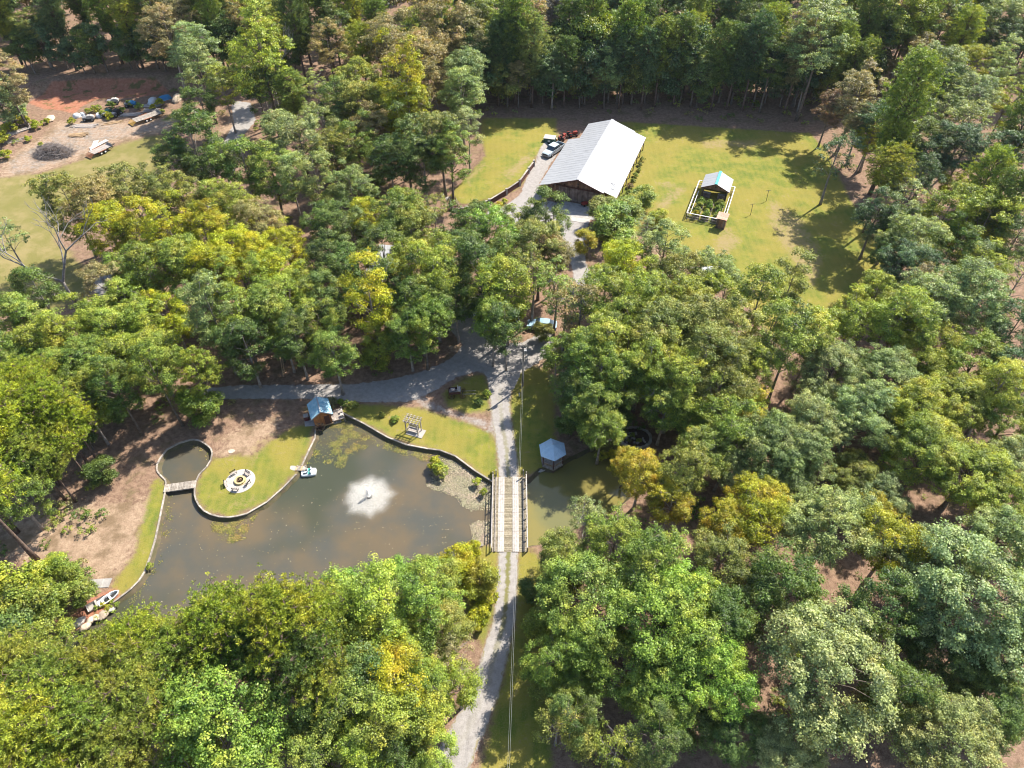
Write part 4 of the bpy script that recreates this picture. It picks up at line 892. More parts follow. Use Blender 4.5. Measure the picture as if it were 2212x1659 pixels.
    c = empty('pump_box', zz(225, 545), R_(18), 'maroon pump box on the slab beside the mill hut', 'box'); bx('case', (.55, .6, .75), (0, 0, .38), M['maroon'], c); bx('lid', (.62, .67, .06), (0, 0, .785), M['concrete_pale'], c); pipe('spout', [(.28, 0, .55), (1.0, .1, .55)], .05, M['white_paint'], c)
mill_hut()

# ------------------------------------------------------------------ pergola swing
def pergola():
    p = Vector((-12.95, 60.72, 0)); rz = R_(-20); s = empty('swing_slab', p + Vector((.25, -.1, 0)), rz, 'pale concrete slab under the pergola swing', 'slab'); bx('slab', (2.3, 1.45, .1), (0, 0, .03), M['concrete_pale'], s)
    g = empty('pergola_swing', p + Vector((0, 0, .08)), rz, 'weathered timber pergola with a hanging swing seat by the pond wall', 'pergola')
    for sx in (-.85, .85):
        for sy in (-.5, .5): bx('post', (.11, .11, 2.15), (sx, sy, 1.07), M['wood_grey'], g)
        bx('side_rail', (.06, 1.0, .1), (sx, 0, .5), M['wood_grey'], g); bar('brace', (sx, -.45, 1.6), (sx, .0, 2.1), .06, .06, M['wood_grey'], g)
    for sy in (-.5, .5): bx('beam', (2.2, .07, .16), (0, sy, 2.22), M['wood_pale'], g)
    for k in range(5): bx('rafter', (.07, 1.6, .14), (-.95 + k * .475, 0, 2.37), M['wood_pale'], g)
    for k in range(5): bx('purlin', (2.3, .05, .05), (0, -.64 + k * .32, 2.47), M['wood_pale'], g)
    w = empty('hanging_bench', p + Vector((0, 0, .08)), rz, 'slatted swing bench hanging under the pergola', 'swing')
    for k in range(5): bx('seat_slat', (1.35, .09, .03), (0, -.22 + k * .11, .48), M['wood_grey'], w)
    for k in range(4): bx('back_slat', (1.35, .03, .08), (0, .27 + k * .025, .60 + k * .11), M['wood_grey'], w)
    for sx in (-.66, .66):
        bx('armrest', (.06, .5, .04), (sx, 0, .70), M['wood_grey'], w)
        for sy in (-.2, .24): pipe('chain', [(sx, sy, .5), (sx, 0, 2.2)], .012, M['steel'], w, 5)
pergola()

# ------------------------------------------------------------------ gazebo
def gazebo():
    c = Vector((5.08, 55.75, 0)); g = empty('gazebo', c, 0, 'hexagonal gazebo with blue-grey metal roof at the water edge', 'gazebo'); off = R_(35)
    V = lambda r, k, z: Vector((r * math.cos(off + k * math.pi / 3), r * math.sin(off + k * math.pi / 3), z))
    MB().prism([V(1.5, k, 0)[:2] for k in range(6)], .22, .32).build('floor', M['wood_grey'], g)
    for k in range(6):
        a, b = V(1.42, k, 0), V(1.42, k + 1, 0); pipe('post', [a + Vector((0, 0, -.9)), a + Vector((0, 0, 2.45))], .075, M['wood_dark'], g, 8)
        bar('floor_rim', a * 1.05 + Vector((0, 0, .2)), b * 1.05 + Vector((0, 0, .2)), .08, .2, M['wood_pale'], g)
        bar('header', a + Vector((0, 0, 2.36)), b + Vector((0, 0, 2.36)), .09, .18, M['wood_dark'], g)
        if k != 1:
            bar('handrail', a + Vector((0, 0, 1.1)), b + Vector((0, 0, 1.1)), .1, .06, M['wood_grey'], g); bar('lower_rail', a + Vector((0, 0, .45)), b + Vector((0, 0, .45)), .06, .06, M['wood_grey'], g)
            for j in range(7): q = a.lerp(b, (j + .7) / 7.4); bx('baluster', (.04, .04, .64), (q.x, q.y, .77), M['wood_grey'], g)
        e0, e1, ap = V(1.82, k, 2.42), V(1.82, k + 1, 2.42), Vector((0, 0, 3.42)); up = Vector((0, 0, .04)); m = MB(); m.add([e0, e1, ap, e0 + up, e1 + up, ap + up], [(2, 1, 0), (3, 4, 5), (0, 1, 4, 3), (1, 2, 5, 4), (2, 0, 3, 5)])
        f = m.build('roof_facet', M['blue_metal'], g)
        for j in range(1, 5): q = e0.lerp(e1, j / 5); bar('seam', q + up, ap.lerp(q, .06) + up, .03, .045, M['blue_metal'], f)
        bar('hip_cap', e0 + up * 1.6, ap + up * 1.6, .09, .04, M['blue_metal'], g)
    pipe('finial', [(0, 0, 3.4), (0, 0, 3.75)], [.07, .02], M['white_metal'], g)
    for k in (3, 4, 5): a, b = V(1.2, k, .62), V(1.2, k + 1, .62); bar('bench_seat', a, b, .32, .05, M['wood_tan'], g)
    r = empty('flat_boat', G(1164, 1016, WATER_Z), R_(20), 'grey flat-bottomed boat drawn up beside the gazebo', 'boat')
    MB().prism([(-.9, -.4), (.9, -.4), (1.15, 0), (.9, .4), (-.9, .4)], -.08, .22).build('hull', M['stone_grey'], r)
    MB().prism([(-.8, -.3), (.82, -.3), (.98, 0), (.82, .3), (-.8, .3)], .223, .226).build('well', M['wood_grey'], r)
    for x in (-.5, .3): bx('thwart', (.2, .66, .04), (x, 0, .25), M['wood_pale'], r)
gazebo()

# ------------------------------------------------------------------ fountain
def fountain():
    c = G(797, 1072, WATER_Z); f = empty('fountain', c, 0, 'white fountain jet with a lobed skirt of spray on the pond', 'fountain')
    m, nt, b = nodes_of('spray'); b.inputs['Base Color'].default_value = (.78, .76, .71, 1); b.inputs['Roughness'].default_value = .8
    M['spray'] = m
    m2, nt, b = nodes_of('foam'); b.inputs['Base Color'].default_value = (.58, .56, .51, 1); b.inputs['Roughness'].default_value = .7
    tr = N(nt, 'ShaderNodeBsdfTransparent'); mx = N(nt, 'ShaderNodeMixShader'); d = N(nt, 'ShaderNodeAttribute', attribute_name='dens').outputs['Fac']
    nn = noise(nt, 5.0, 6, .85, 'Geo'); fac = ramp(nt, math_node(nt, 'ADD', d, math_node(nt, 'MULTIPLY', math_node(nt, 'SUBTRACT', nn, .5), .9)), .05, 1.0)
    nt.links.new(math_node(nt, 'MULTIPLY', fac, .62), mx.inputs[0]); nt.links.new(tr.outputs[0], mx.inputs[1]); nt.links.new(b.outputs[0], mx.inputs[2]); nt.links.new(mx.outputs[0], nt.nodes['Material Output'].inputs['Surface'])
    nr, na = 18, 120; vs = [(0, 0, .012)]; dn = [.5]
    Rl = lambda a: 3.3 * (1 + .055 * math.sin(8 * a + .4) + .035 * math.sin(5 * a + 1) + .03 * math.sin(13 * a))
    for i in range(1, nr + 1):
        for k in range(na):
            a = 2 * math.pi * k / na; t = i / nr; vs.append((Rl(a) * t * 1.12 * math.cos(a), Rl(a) * t * 1.12 * math.sin(a), .012)); dn.append(float(.66 * ss(np.array(t), 1.05, .48)))
    fs = [(0, 1 + k, 1 + (k + 1) % na) for k in range(na)] + [(1 + (i - 1) * na + k, 1 + i * na + k, 1 + i * na + (k + 1) % na, 1 + (i - 1) * na + (k + 1) % na) for i in range(1, nr) for k in range(na)]
    me = bpy.data.meshes.new('foam'); me.from_pydata(vs, [], fs); me.materials.append(m2); a_ = me.attributes.new('dens', 'FLOAT', 'POINT'); a_.data.foreach_set('value', np.array(dn, np.float32)); put('foam_skirt', me, f)['kind'] = 'stuff'
    r = np.random.default_rng(3); n = 5200; t = r.uniform(0, 1, n); a = r.uniform(0, 6.283, n) ; lob = np.array([Rl(x) for x in a]); v = r.uniform(.15, 1, n) ** .6
    rad = lob * t * v; z = 1.5 * 4 * t * (1 - t) * (.35 + .5 * v); sz = r.uniform(.006, .016, n)
    k = r.random(n) < .22; rad[k] *= .10; z[k] = r.uniform(0, 1.75, k.sum()); rad[k] *= (1.5 - z[k] / 1.9); sz[k] *= 2.2
    P = np.stack([rad * np.cos(a), rad * np.sin(a), np.maximum(z, .02)], 1)
    V = np.stack([P + np.array(o) * sz[:, None] for o in ((1, 0, 0), (0, 1, 0), (-1, 0, .4), (0, -1, .2))], 1)
    me = leaf_mesh('spray', V, t, t, M['spray']); put('droplets', me, f)['kind'] = 'stuff'
    MB().tube([(0, 0, -.1), (0, 0, .7), (0, 0, 1.5)], [.17, .12, .02], 9).build('jet', M['spray'], f, smooth=True)
    ring(MB(), .25, .42, .0, .12, 16).build('float', M['black'], f)
fountain()

# ------------------------------------------------------------------ water plants (nobody could count the leaves)
def weed(name, pts, n, cols, label, size=(.05, .16), z0=.012, bias=1.0):
    Q = poly(pts) * 1.0; r = np.random.default_rng(len(pts) * 17 + n); lo, hi = Q.min(0), Q.max(0); P = r.uniform(lo, hi, (n * 4, 2))
    d, _ = sdist(P, Q); dp, _ = sdist(P, POND_W); K = r.uniform(lo, hi, (max(10, int(np.prod(hi - lo) / 1.6)), 2)); kw = r.uniform(.25, .8, len(K)); f = np.max(np.exp(-((P[:, None] - K[None]) ** 2).sum(-1) / kw[None] ** 2), 1) * 3.0 - 1.2
    P = P[(d > 0) & (dp > .1) & (r.random(len(P)) < np.clip(d * 1.3 + .1, 0, 1) * np.clip(bias + .55 * f, .05, 1))][:n]; n = len(P)
    P3 = np.column_stack([P, np.full(n, WATER_Z + z0) + r.uniform(0, .03, n)]); Nn = unit(np.array([0, 0, 1.0]) + r.normal(scale=.16, size=(n, 3)))
    L = r.uniform(*size, n); V = leaf_arrays(P3, Nn, L, L * r.uniform(.6, 1, n), r); c = np.array([cols[i] for i in r.integers(0, len(cols), n)]) * r.uniform(.75, 1.2, (n, 1))
    me = leaf_mesh(name, V, r.uniform(size=n), r.uniform(size=n), M['leaf_tint'], c); o = put(name, me); tag(o, label, 'water plants', kind='stuff')
mat_ = [(.24, .21, .14), (.28, .25, .17), (.20, .19, .10), (.22, .18, .13)]
weed('algae_mat', [(917, 1044), (930, 1030), (925, 1005), (945, 985), (975, 990), (1010, 1010), (1062, 1042), (1062, 1100), (1040, 1098), (1020, 1102), (995, 1088), (985, 1072), (960, 1062), (935, 1056)], 11000, mat_, 'pale tan algae mat against the bridge and long pond wall', (.07, .20), .012, 1.2)
weed('algae_mat', [(1014, 1130), (1030, 1120), (1058, 1118), (1056, 1172), (1036, 1178), (1020, 1160)], 3200, mat_, 'small grey algae mat under the near bridge end', (.06, .18), .012, .9)
gr_ = [(.13, .145, .03), (.20, .19, .03), (.10, .11, .03), (.24, .20, .05), (.16, .12, .05)]
weed('pond_weed', [(684, 912), (717, 900), (738, 896), (790, 922), (850, 955), (880, 965), (860, 975), (800, 960), (760, 985), (740, 1010), (700, 1000), (665, 1000), (655, 1008), (668, 980), (683, 948)], 9000, gr_, 'yellow-green pond weed in the corner by the mill hut', (.05, .16), .012, .38)
weed('pond_weed', [(450, 1118), (500, 1122), (535, 1116), (560, 1100), (545, 1130), (530, 1160), (500, 1172), (465, 1168), (455, 1145)], 4200, gr_, 'brownish pond weed patch off the tip of the fire pit lawn', (.05, .15), .012, .5)
weed('pond_weed', [(372, 960), (430, 955), (455, 975), (450, 1000), (430, 1020), (440, 990), (425, 965)], 900, gr_, 'thin weed along the wall of the round inlet', (.05, .15), .012, .5)
weed('pond_weed', [(360, 1060), (375, 1065), (372, 1130), (350, 1210), (300, 1290), (250, 1330), (255, 1310), (300, 1260), (332, 1190), (348, 1110)], 1500, gr_, 'specks of weed along the left bank wall', (.04, .14), .012, .35)
weed('pond_weed', [(850, 956), (930, 975), (985, 995), (960, 1000), (925, 995), (880, 985), (850, 972)], 2600, gr_, 'green weed fringe under the long pond wall', (.05, .16), .012, .55)
weed('drifting_leaves', [(360, 1070), (420, 1090), (500, 1130), (600, 1090), (680, 1010), (850, 1000), (900, 1080), (980, 1120), (1000, 1180), (800, 1340), (400, 1400), (280, 1300), (330, 1200)], 420, [(.30, .26, .14), (.25, .20, .09), (.36, .33, .25)], 'scattered drifting leaves on the open pond', (.05, .13), .012, .5)
plant('pondedge', '''U y 948 1010 17;U Y 940 1000 16;U o 955 1022 13;U y 1030 1040 10;U y 1045 1062 9;W Y 1020 1186 17 1.4;W Y 986 1216 36;W Y 1000 1232 34;W y 1038 1252 34;U Y 1048 1290 24;U Y 1040 1320 22;U Y 1022 1340 26;U y 323 1222 8;U g 853 905 10;U g 825 896 7;U G 1033 868 10;U y 1052 850 10;U o 762 874 11;U t 718 868 13;U G 748 872 9;U y 735 868 9;U y 1065 1022 8''')
# ------------------------------------------------------------------ barn
BO, BR = Vector((12.22, 116.76, 0)), R_(-20)
def blocal(x, y, z=0): return BO + Matrix.Rotation(BR, 3, 'Z') @ Vector((x, y, z))
def barn():
    b = empty('barn', BO, BR, 'large weathered board barn with a white metal roof', 'barn')
    RZ, EZ, LZ, HW, LW, L0, L1 = 5.2, 3.45, 2.6, 4.95, 7.35, 0.0, 24.0
    roof = lambda x: RZ - (RZ - EZ) * abs(x) / HW if abs(x) <= HW else EZ - .12 - (EZ - LZ - .12) * (abs(x) - HW) / (LW - HW)
    def board(name, xa, xb, z0, z1f, y, t, mat):
        MB().add([(xa, y, z0), (xb, y, z0), (xb, y, z1f(xb)), (xa, y, z1f(xa)), (xa, y + t, z0), (xb, y + t, z0), (xb, y + t, z1f(xb)), (xa, y + t, z1f(xa))],
                 [(0, 1, 2, 3), (5, 4, 7, 6), (1, 5, 6, 2), (4, 0, 3, 7), (3, 2, 6, 7)]).build(name, mat, b)
    x = -7.1
    while x < 4.75:
        w = rnd.uniform(.30, .40); xb = min(x + w, 4.8)
        if x < -6.35 or x > -5.35 or True:
            lo = 2.1 if (-6.4 < x < -5.35) else 0.0
            board('wall_board', x, xb - .02, lo, lambda q: roof(q) - .12, rnd.uniform(-.015, .015), .05, M['wood_barn'])
        x = xb
    x = -3.6
    while x < 3.6:                                                 # sliding doors, greyer boards under the track
        w = .36; board('door_board', x, x + w - .02, .05, lambda q: 2.75, -.10 + rnd.uniform(-.01, .01), .05, M['wood_barn_grey']); x += w
    bx('door_track', (9.6, .14, .2), (0, -.12, 2.92), M['wood_dark'], b)
    for xx in (-2.6, 0, 2.6): bx('bracket', (.22, .24, .5), (xx, -.14, 3.1), M['wood_dark'], b)
    for xx in (-3.6, 0, 3.6): bx('door_stile', (.16, .06, 2.7), (xx, -.15, 1.4), M['wood_barn_grey'], b)
    MB().box((-5.85, .35, 1.05), (1.0, .5, 2.1)).build('doorway_shade_block', M['black'], b)  # black block in the opening, painted stand-in for the unlit inside
    bx('door_frame', (.12, .12, 2.2), (-6.42, -.04, 1.1), M['wood_barn'], b); bx('door_frame', (.12, .12, 2.2), (-5.3, -.04, 1.1), M['wood_barn'], b)
    # side and back walls
    MB().box((-7.1, 9.0, 1.25), (.1, 17.8, 2.5)).build('side_wall', M['wood_barn'], b); MB().box((4.8, 12, 1.65), (.1, 23.8, 3.3)).build('side_wall', M['wood_barn'], b)
    MB().box((-4.8, 21, 1.65), (.1, 6, 3.3)).build('side_wall', M['wood_barn'], b)
    MB().add([(-4.8, 23.8, 0), (4.8, 23.8, 0), (4.8, 23.8, 3.35), (0, 23.8, 5.05), (-4.8, 23.8, 3.35)], [(0, 1, 2, 3, 4)]).build('back_wall', M['wood_barn'], b); MB().box((-5.95, 17.8, 1.25), (2.3, .1, 2.5)).build('back_wall', M['wood_barn'], b)
    for k in range(9): bx('post', (.16, .16, 2.4), (7.1, .3 + k * 2.93, 1.2), M['wood_barn_grey'], b)
    bx('eave_beam', (.14, 23.8, .2), (7.1, 12, 2.42), M['wood_barn_grey'], b)
    # roof sheets, each with a raised seam
    def slope(x0, z0, x1, z1, ya, yb, n):
        for k in range(n):
            p, q = ya + (yb - ya) * k / n, ya + (yb - ya) * (k + 1) / n; t = .045
            vs = [(x0, p, z0), (x1, p, z1), (x1, q, z1), (x0, q, z0)]; vs += [(v[0], v[1], v[2] + t) for v in vs]
            fs = [(3, 2, 1, 0), (4, 5, 6, 7), (0, 1, 5, 4), (1, 2, 6, 5), (2, 3, 7, 6), (3, 0, 4, 7)]
            if x1 < x0: fs = [f[::-1] for f in fs]
            mb = MB().add(vs, fs); mb.beam((x0, q - .03, z0 + t), (x1, q - .03, z1 + t), .03, .035); mb.build('roof_sheet', M['white_metal'], b)
    ys, ye = -.95, 24.3
    slope(0, RZ, -HW, EZ, ys, ye, 25); slope(0, RZ, HW, EZ, ys, ye, 25); slope(-HW + .12, EZ - .09, -LW, LZ, -.8, 18.0, 19); slope(HW - .12, EZ - .05, LW, LZ, -.35, 24.15, 24)
    bar('ridge_cap', (0, ys - .02, RZ + .07), (0, ye + .02, RZ + .07), .5, .05, M['white_metal'], b)
    for sx in (-1, 1): bar('barge_board', (0, ys - .02, RZ - .06), (sx * HW, ys - .02, EZ - .06), .06, .2, M['wood_dark'], b)
    bar('fascia', (-LW, -.8, LZ - .06), (-LW, 18, LZ - .06), .05, .14, M['wood_dark'], b); bar('fascia', (LW, -.35, LZ - .06), (LW, 24.1, LZ - .06), .05, .14, M['wood_dark'], b)
    pipe('lamp', [(0, -.2, 4.0), (0, -.45, 3.9)], [.05, .12], M['black'], b); pipe('lamp', [(-4.4, -.1, 3.0), (-4.4, -.3, 2.95)], [.04, .1], M['white_metal'], b)
    bx('roof_line_rod', (.08, 1.6, .08), (5.6, 3.2, 3.30), M['steel'], b, 1.2); bx('roof_line_rod', (.08, 1.6, .08), (5.9, 1.6, 3.18), M['steel'], b, 1.2)  # thin rods added to draw two dark lines on the lower roof
    ap = empty('concrete_apron', BO, BR, 'shaded grey concrete apron in front of the barn doors', 'apron'); bx('slab', (8.2, 4.3, .1), (.6, -2.55, .0), M['concrete'], ap)
    st = empty('concrete_step', BO, BR, 'pale concrete slab below the barn apron', 'slab'); bx('slab', (4.6, 1.5, .12), (1.6, -5.5, .0), M['concrete_pale'], st)
    for k, (bx_, by_, c_) in enumerate(((-3.4, -1.0, 'black'), (-3.0, -.6, 'red_paint'))):
        q = empty('garden_cart', blocal(bx_ + k * 4.6, by_, .06), BR + k, 'small dark cart parked by the barn doors' if k == 0 else 'small red cart beside the barn doors', 'cart')
        MB().add([(-.5, -.32, .3), (.5, -.32, .3), (.5, .32, .3), (-.5, .32, .3), (-.6, -.4, .65), (.6, -.4, .65), (.6, .4, .65), (-.6, .4, .65)], [(3, 2, 1, 0), (0, 1, 5, 4), (1, 2, 6, 5), (2, 3, 7, 6), (3, 0, 4, 7), (4, 5, 6, 7)]).build('tub', M[c_], q)
        for sx in (-.35, .35):
            for sy in (-.4, .4): pipe('wheel', [(sx, sy - .05, .2), (sx, sy + .05, .2)], .2, M['rubber'], q, 12)
        pipe('handle', [(.6, 0, .4), (1.2, 0, .8)], .03, M['steel'], q)
barn()

# ------------------------------------------------------------------ curved retaining wall of the round lawn
def lawn_wall():
    o = RW[0]; w = empty('lawn_wall', o, 0, 'curved dark red timber retaining wall with pale piers below the round lawn', 'retaining wall'); P = [p - o for p in RW]
    for a, b in zip(P[:-1], P[1:]):
        d = (b - a); L = d.length; ang = math.atan2(d.y, d.x); n = max(1, round(L / 3.2))
        for k in range(n):
            c = a + d * ((k + .5) / n); kk = (k + .5) / n
            for j in range(4): bx('timber', (round(L / n - .02, 2), .16, .25), (c.x, c.y, .13 + j * .265 - .02), M['wood_dark'], w, ang)
            bx('cap_board', (round(L / n, 2), .3, .05), (c.x, c.y, 1.12), M['wood_pale'], w, ang)
    for p in P: bx('pier', (.34, .34, 1.3), (p.x, p.y - .06, .65), M['concrete'], w, .4); 
    for p in P: bx('pier_cap', (.42, .42, .06), (p.x, p.y - .06, 1.33), M['wood_pale'], w, .4)
    s = empty('garden_steps', zw(350, 1250), R_(25), 'dark timber steps at the end of the curved retaining wall', 'steps')
    for k in range(6): bx('tread', (1.1, .36, .1), (0, -1.2 + k * .36, .12 + k * .17), M['wood_dark'], s)
    for sx in (-.6, .6): bar('stringer', (sx, -1.4, .1), (sx, .8, 1.15), .08, .2, M['wood_dark'], s); bar('handrail', (sx, -1.4, .95), (sx, .8, 1.95), .06, .06, M['wood_pale'], s); bx('newel', (.09, .09, 1.0), (sx, -1.4, .5), M['wood_dark'], s); bx('newel', (.09, .09, 1.0), (sx, .75, 1.5), M['wood_dark'], s)
    pt = [((1300 + x / 5.53) * .72, (400 + y / 5.53) * .72) for x, y in ((150, 1000), (215, 1000), (330, 1180), (300, 1270), (240, 1140))]; q = patch('garden_walk', pt, .0, M['concrete_pale'], .05, .6)
    for v in q.data.vertices: v.co.z = hz(v.co.x, v.co.y) + .03
    k = empty('low_wall', zw(170, 1300), 0, 'low dark timber edging left of the garden steps', 'retaining wall'); a, b = zw(165, 1305) - zw(170, 1300), zw(330, 1280) - zw(170, 1300)
    for j in range(2): bar('timber', a + Vector((0, 0, .12 + j * .22)), b + Vector((0, 0, .12 + j * .22)), .16, .2, M['wood_dark'], k)
    plant('rlawn', 'U Y 1078 441 9;U y 1070 446 8;U Y 1090 434 7;W G 1036 447 17')
lawn_wall()

# ------------------------------------------------------------------ garden plot
zg = Zm(2020, 480, 6.913)
def garden():
    c0 = Vector((36.6, 115.6, 0)); rz = R_(-21); Rm = Matrix.Rotation(rz, 3, 'Z'); Lc = lambda p: Rm.inverted() @ (p - c0)
    C = [zg(*p, 1.15) for p in ((290, 1095), (1070, 1260), (1275, 560), (540, 425))]; C = [Lc(p) for p in C]
    x0 = (C[0].x + C[3].x) / 2; x1 = (C[1].x + C[2].x) / 2; y0 = (C[0].y + C[1].y) / 2; y1 = (C[2].y + C[3].y) / 2
    f = empty('garden_fence', c0, rz, 'white-railed post fence around the vegetable plot', 'fence')
    def side(a, b, n, top):
        a, b = Vector(a), Vector(b)
        for k in range(n + 1): p = a.lerp(b, k / n); bx('post', (.1, .1, 1.2), (p.x, p.y, .6), M['wood_grey'], f)
        for k in range(n):
            p, q = a.lerp(b, k / n), a.lerp(b, (k + 1) / n); z = Vector((0, 0, 1))
            bar('top_rail', p + z * 1.2, q + z * 1.2, .16, .05, M['white_paint'], f); bar('mid_rail', p + z * .65, q + z * .65, .05, .1, M['wood_grey'], f); bar('low_rail', p + z * .15, q + z * .15, .05, .1, M['wood_grey'], f)
            for j in range(1, 4): r_ = p.lerp(q, j / 4); bx('picket', (.025, .025, 1.05), (r_.x, r_.y, .62), M['wood_grey'], f)
    side((x0, y0, 0), (x1, y0, 0), 6, 1); side((x0, y0, 0), (x0, y1, 0), 7, 1); side((x1, y0, 0), (x1, y1, 0), 7, 1)
    side((x0, y1, 0), (x0 + 1.0, y1, 0), 1, 1); side((x1 - 1.0, y1, 0), (x1, y1, 0), 1, 1)
    # inner rail along the raised edge bed
    for x in (x0 + .55, x1 - .45): bar('inner_rail', (x, y0 + .3, 1.0), (x, y1 - 3.6, 1.0), .09, .05, M['white_paint'], f)
    # greenhouse shed
    g = empty('garden_shed', c0 + Rm @ Vector(((x0 + x1) / 2 + .1, y1 - 1.6, 0)), rz, 'open garden shed with white roof and teal ridge stripe', 'shed'); hw, hl, ez, rg = 2.35, 2.25, 2.2, 3.25
    for sx in (-1, 1):
        for k in range(5):
            p, q = -hl - .25 + k * (2 * hl + .5) / 5, -hl - .25 + (k + 1) * (2 * hl + .5) / 5 - .02; e = hw + .3; ze = ez - (rg - ez) * .3 / hw
            vs = [(0, p, rg), (sx * e, p, ze), (sx * e, q, ze), (0, q, rg)]; vs += [(v[0], v[1], v[2] + .05) for v in vs]; MB().add(vs, [(3, 2, 1, 0), (4, 5, 6, 7), (0, 1, 5, 4), (1, 2, 6, 5), (2, 3, 7, 6), (3, 0, 4, 7)]).build('roof_sheet', M['white_metal'], g)
        for sy in (-hl, 0, hl): bx('post', (.13, .13, ez), (sx * (hw - .1), sy, ez / 2), M['wood_barn_grey'], g)
        bar('barge_board', (0, -hl - .28, rg), (sx * (hw + .3), -hl - .28, ez - .14), .05, .14, M['wood_dark'], g)
        bx('counter', (1.35, .6, .08), (sx * 1.35, -hl + .45, .95), M['wood_pale'], g); bx('counter_front', (1.35, .06, .9), (sx * 1.35, -hl + .2, .45), M['wood_barn_grey'], g)
        bx('side_wall', (.06, 2 * hl - .2, 1.3), (sx * (hw - .12), 0, .65), M['wood_barn_grey'], g)
    bar('ridge_stripe', (0, -hl - .3, rg + .08), (0, hl + .3, rg + .08), .5, .05, M['teal'], g)
    for k in range(12):
        xa = -hw + k * 2 * hw / 12; xb = xa + 2 * hw / 12 - .02; t = lambda x: rg - .04 - (rg - ez) * abs(x) / hw
        MB().add([(xa, -hl, 2.0), (xb, -hl, 2.0), (xb, -hl, t(xb)), (xa, -hl, t(xa)), (xa, -hl + .05, 2.0), (xb, -hl + .05, 2.0), (xb, -hl + .05, t(xb)), (xa, -hl + .05, t(xa))], [(0, 1, 2, 3), (5, 4, 7, 6), (1, 5, 6, 2), (4, 0, 3, 7), (3, 2, 6, 7), (0, 4, 5, 1)]).build('gable_board', M['wood_barn'], g)
    bx('back_wall', (2 * hw - .2, .06, 2.0), (0, hl - .05, 1.0), M['wood_barn'], g); bx('vent_hole_plate', (.25, .03, .25), (0, -hl - .03, 2.6), M['black'], g)  # vent is a black plate painting the dark of an uncut hole
    # raised beds and vegetables
    k = 0; names = ['front left', 'front middle', 'front right', 'rear left', 'rear middle', 'rear right']
    for j in range(2):
        for i in range(3):
            bxp = x0 + 1.35 + i * 1.75 + .3; byp = y0 + 1.7 + j * 3.2; bd = empty('raised_bed', c0 + Rm @ Vector((bxp, byp, 0)), rz, 'pale-framed raised vegetable bed, %s of the garden plot' % names[k], 'raised bed', 'raised beds in the garden plot')
            for s in (-1, 1): bx('side_board', (.06, 2.3, .4), (s * .55, 0, .2), M['wood_pale'], bd); bx('end_board', (1.1, .06, .4), (0, s * 1.15, .2), M['wood_pale'], bd)
            bx('soil', (1.04, 2.2, .34), (0, 0, .17), M['soil'], bd)
            for q in range(3):
                w = c0 + Rm @ Vector((bxp + rnd.uniform(-.2, .2), byp - .7 + q * .7, 0)); col = ['O' if (i == 0 and j == 0) else 'g', 'g', 's', 'y', 'L', 'g'][(k + q) % 6]
                t = grow_tree('U', col, w.x, w.y, rnd.uniform(.42, .66), 1.25, 'garden'); t.location.z = .3
            k += 1
    pl = [Vector((x0 + .3, y, 0)) for y in np.linspace(y0 + .6, y1 - 4, 5)]
    for p in pl: w = c0 + Rm @ p; grow_tree('U', 'y', w.x, w.y, .3, 1, 'garden')
    # outhouse
    h = empty('outhouse', (zg(880, 1400) + zg(1060, 1450)) / 2 + Vector((.15, .55, 0)), R_(-26), 'small brown board outhouse with a faded red roof by the garden fence', 'outhouse')
    for i in range(6): bx('wall_board', (.24, .05, 2.0), (-.63 + i * .252, -.62, 1.0), M['wood_barn_grey'], h); bx('wall_board', (.05, .24, 1.95), (.76, -.5 + i * .2, .98), M['wood_barn'], h)
    bx('body', (1.42, 1.14, 1.98), (0, .0, .99), M['wood_barn_grey'], h); bx('door', (.7, .04, 1.7), (0, -.67, .9), M['wood_barn'], h); bx('latch', (.08, .04, .08), (.25, -.71, .95), M['steel'], h)
    for i in range(5): bx('roof_board', (1.9, .36, .05), (0, -.72 + i * .35, 2.12 + .0 + i * .075), M['pink_roof'], h, rot=(.21, 0, 0))
    # two clothes-line posts
    for x, y, l in ((1600, 1145, 'thin leaning line post on the lawn nearer the garden plot'), (1925, 860, 'thin leaning line post on the lawn farther from the garden plot')):
        p = zg(x, y); q = empty('line_post', p, .5, l, 'post', 'clothes line posts'); pipe('pole', [(0, 0, -.1), (.25, .35, 2.1)], .045, M['black'], q, 6); bar('crossbar', (-.2, .5, 2.05), (.7, .2, 2.05), .05, .05, M['black'], q)
    LM['garden plot'] = c0
garden()
for i in range(8):                                               # shrubs along the open side of the barn
    p = blocal(8.1 + rnd.uniform(-.2, .3), 4.0 + i * 2.2); grow_tree('U', 'ogroygog'[i], p.x, p.y, rnd.uniform(.42, .62), 1.0, 'barnside')
# ------------------------------------------------------------------ vehicles
def wheel(parent, x, y, r, w, hub='steel'):
    t = pipe('wheel', [(x, y - w / 2, r), (x, y + w / 2, r)], r, M['rubber'], parent, 16); pipe('hub', [(x, y - w / 2 - .015, r), (x, y + w / 2 + .015, r)], r * .55, M[hub], t, 12)
def loft_x(mb, secs):
    """cross-sections along x: (x, half width bottom, half width top, z0, z1)"""
    b = len(mb.v)
    for x, wb, wt, z0, z1 in secs: mb.v += [(x, -wb, z0), (x, wb, z0), (x, wb * .98, z0 + (z1 - z0) * .6), (x, wt, z1), (x, -wt, z1), (x, -wb * .98, z0 + (z1 - z0) * .6)]
    for i in range(len(secs) - 1):
        for k in range(6): mb.f.append((b + i * 6 + k, b + i * 6 + (k + 1) % 6, b + (i + 1) * 6 + (k + 1) % 6, b + (i + 1) * 6 + k))
    mb.f.append(tuple(b + k for k in range(6))[::-1]); mb.f.append(tuple(b + (len(secs) - 1) * 6 + k for k in range(6))); return mb

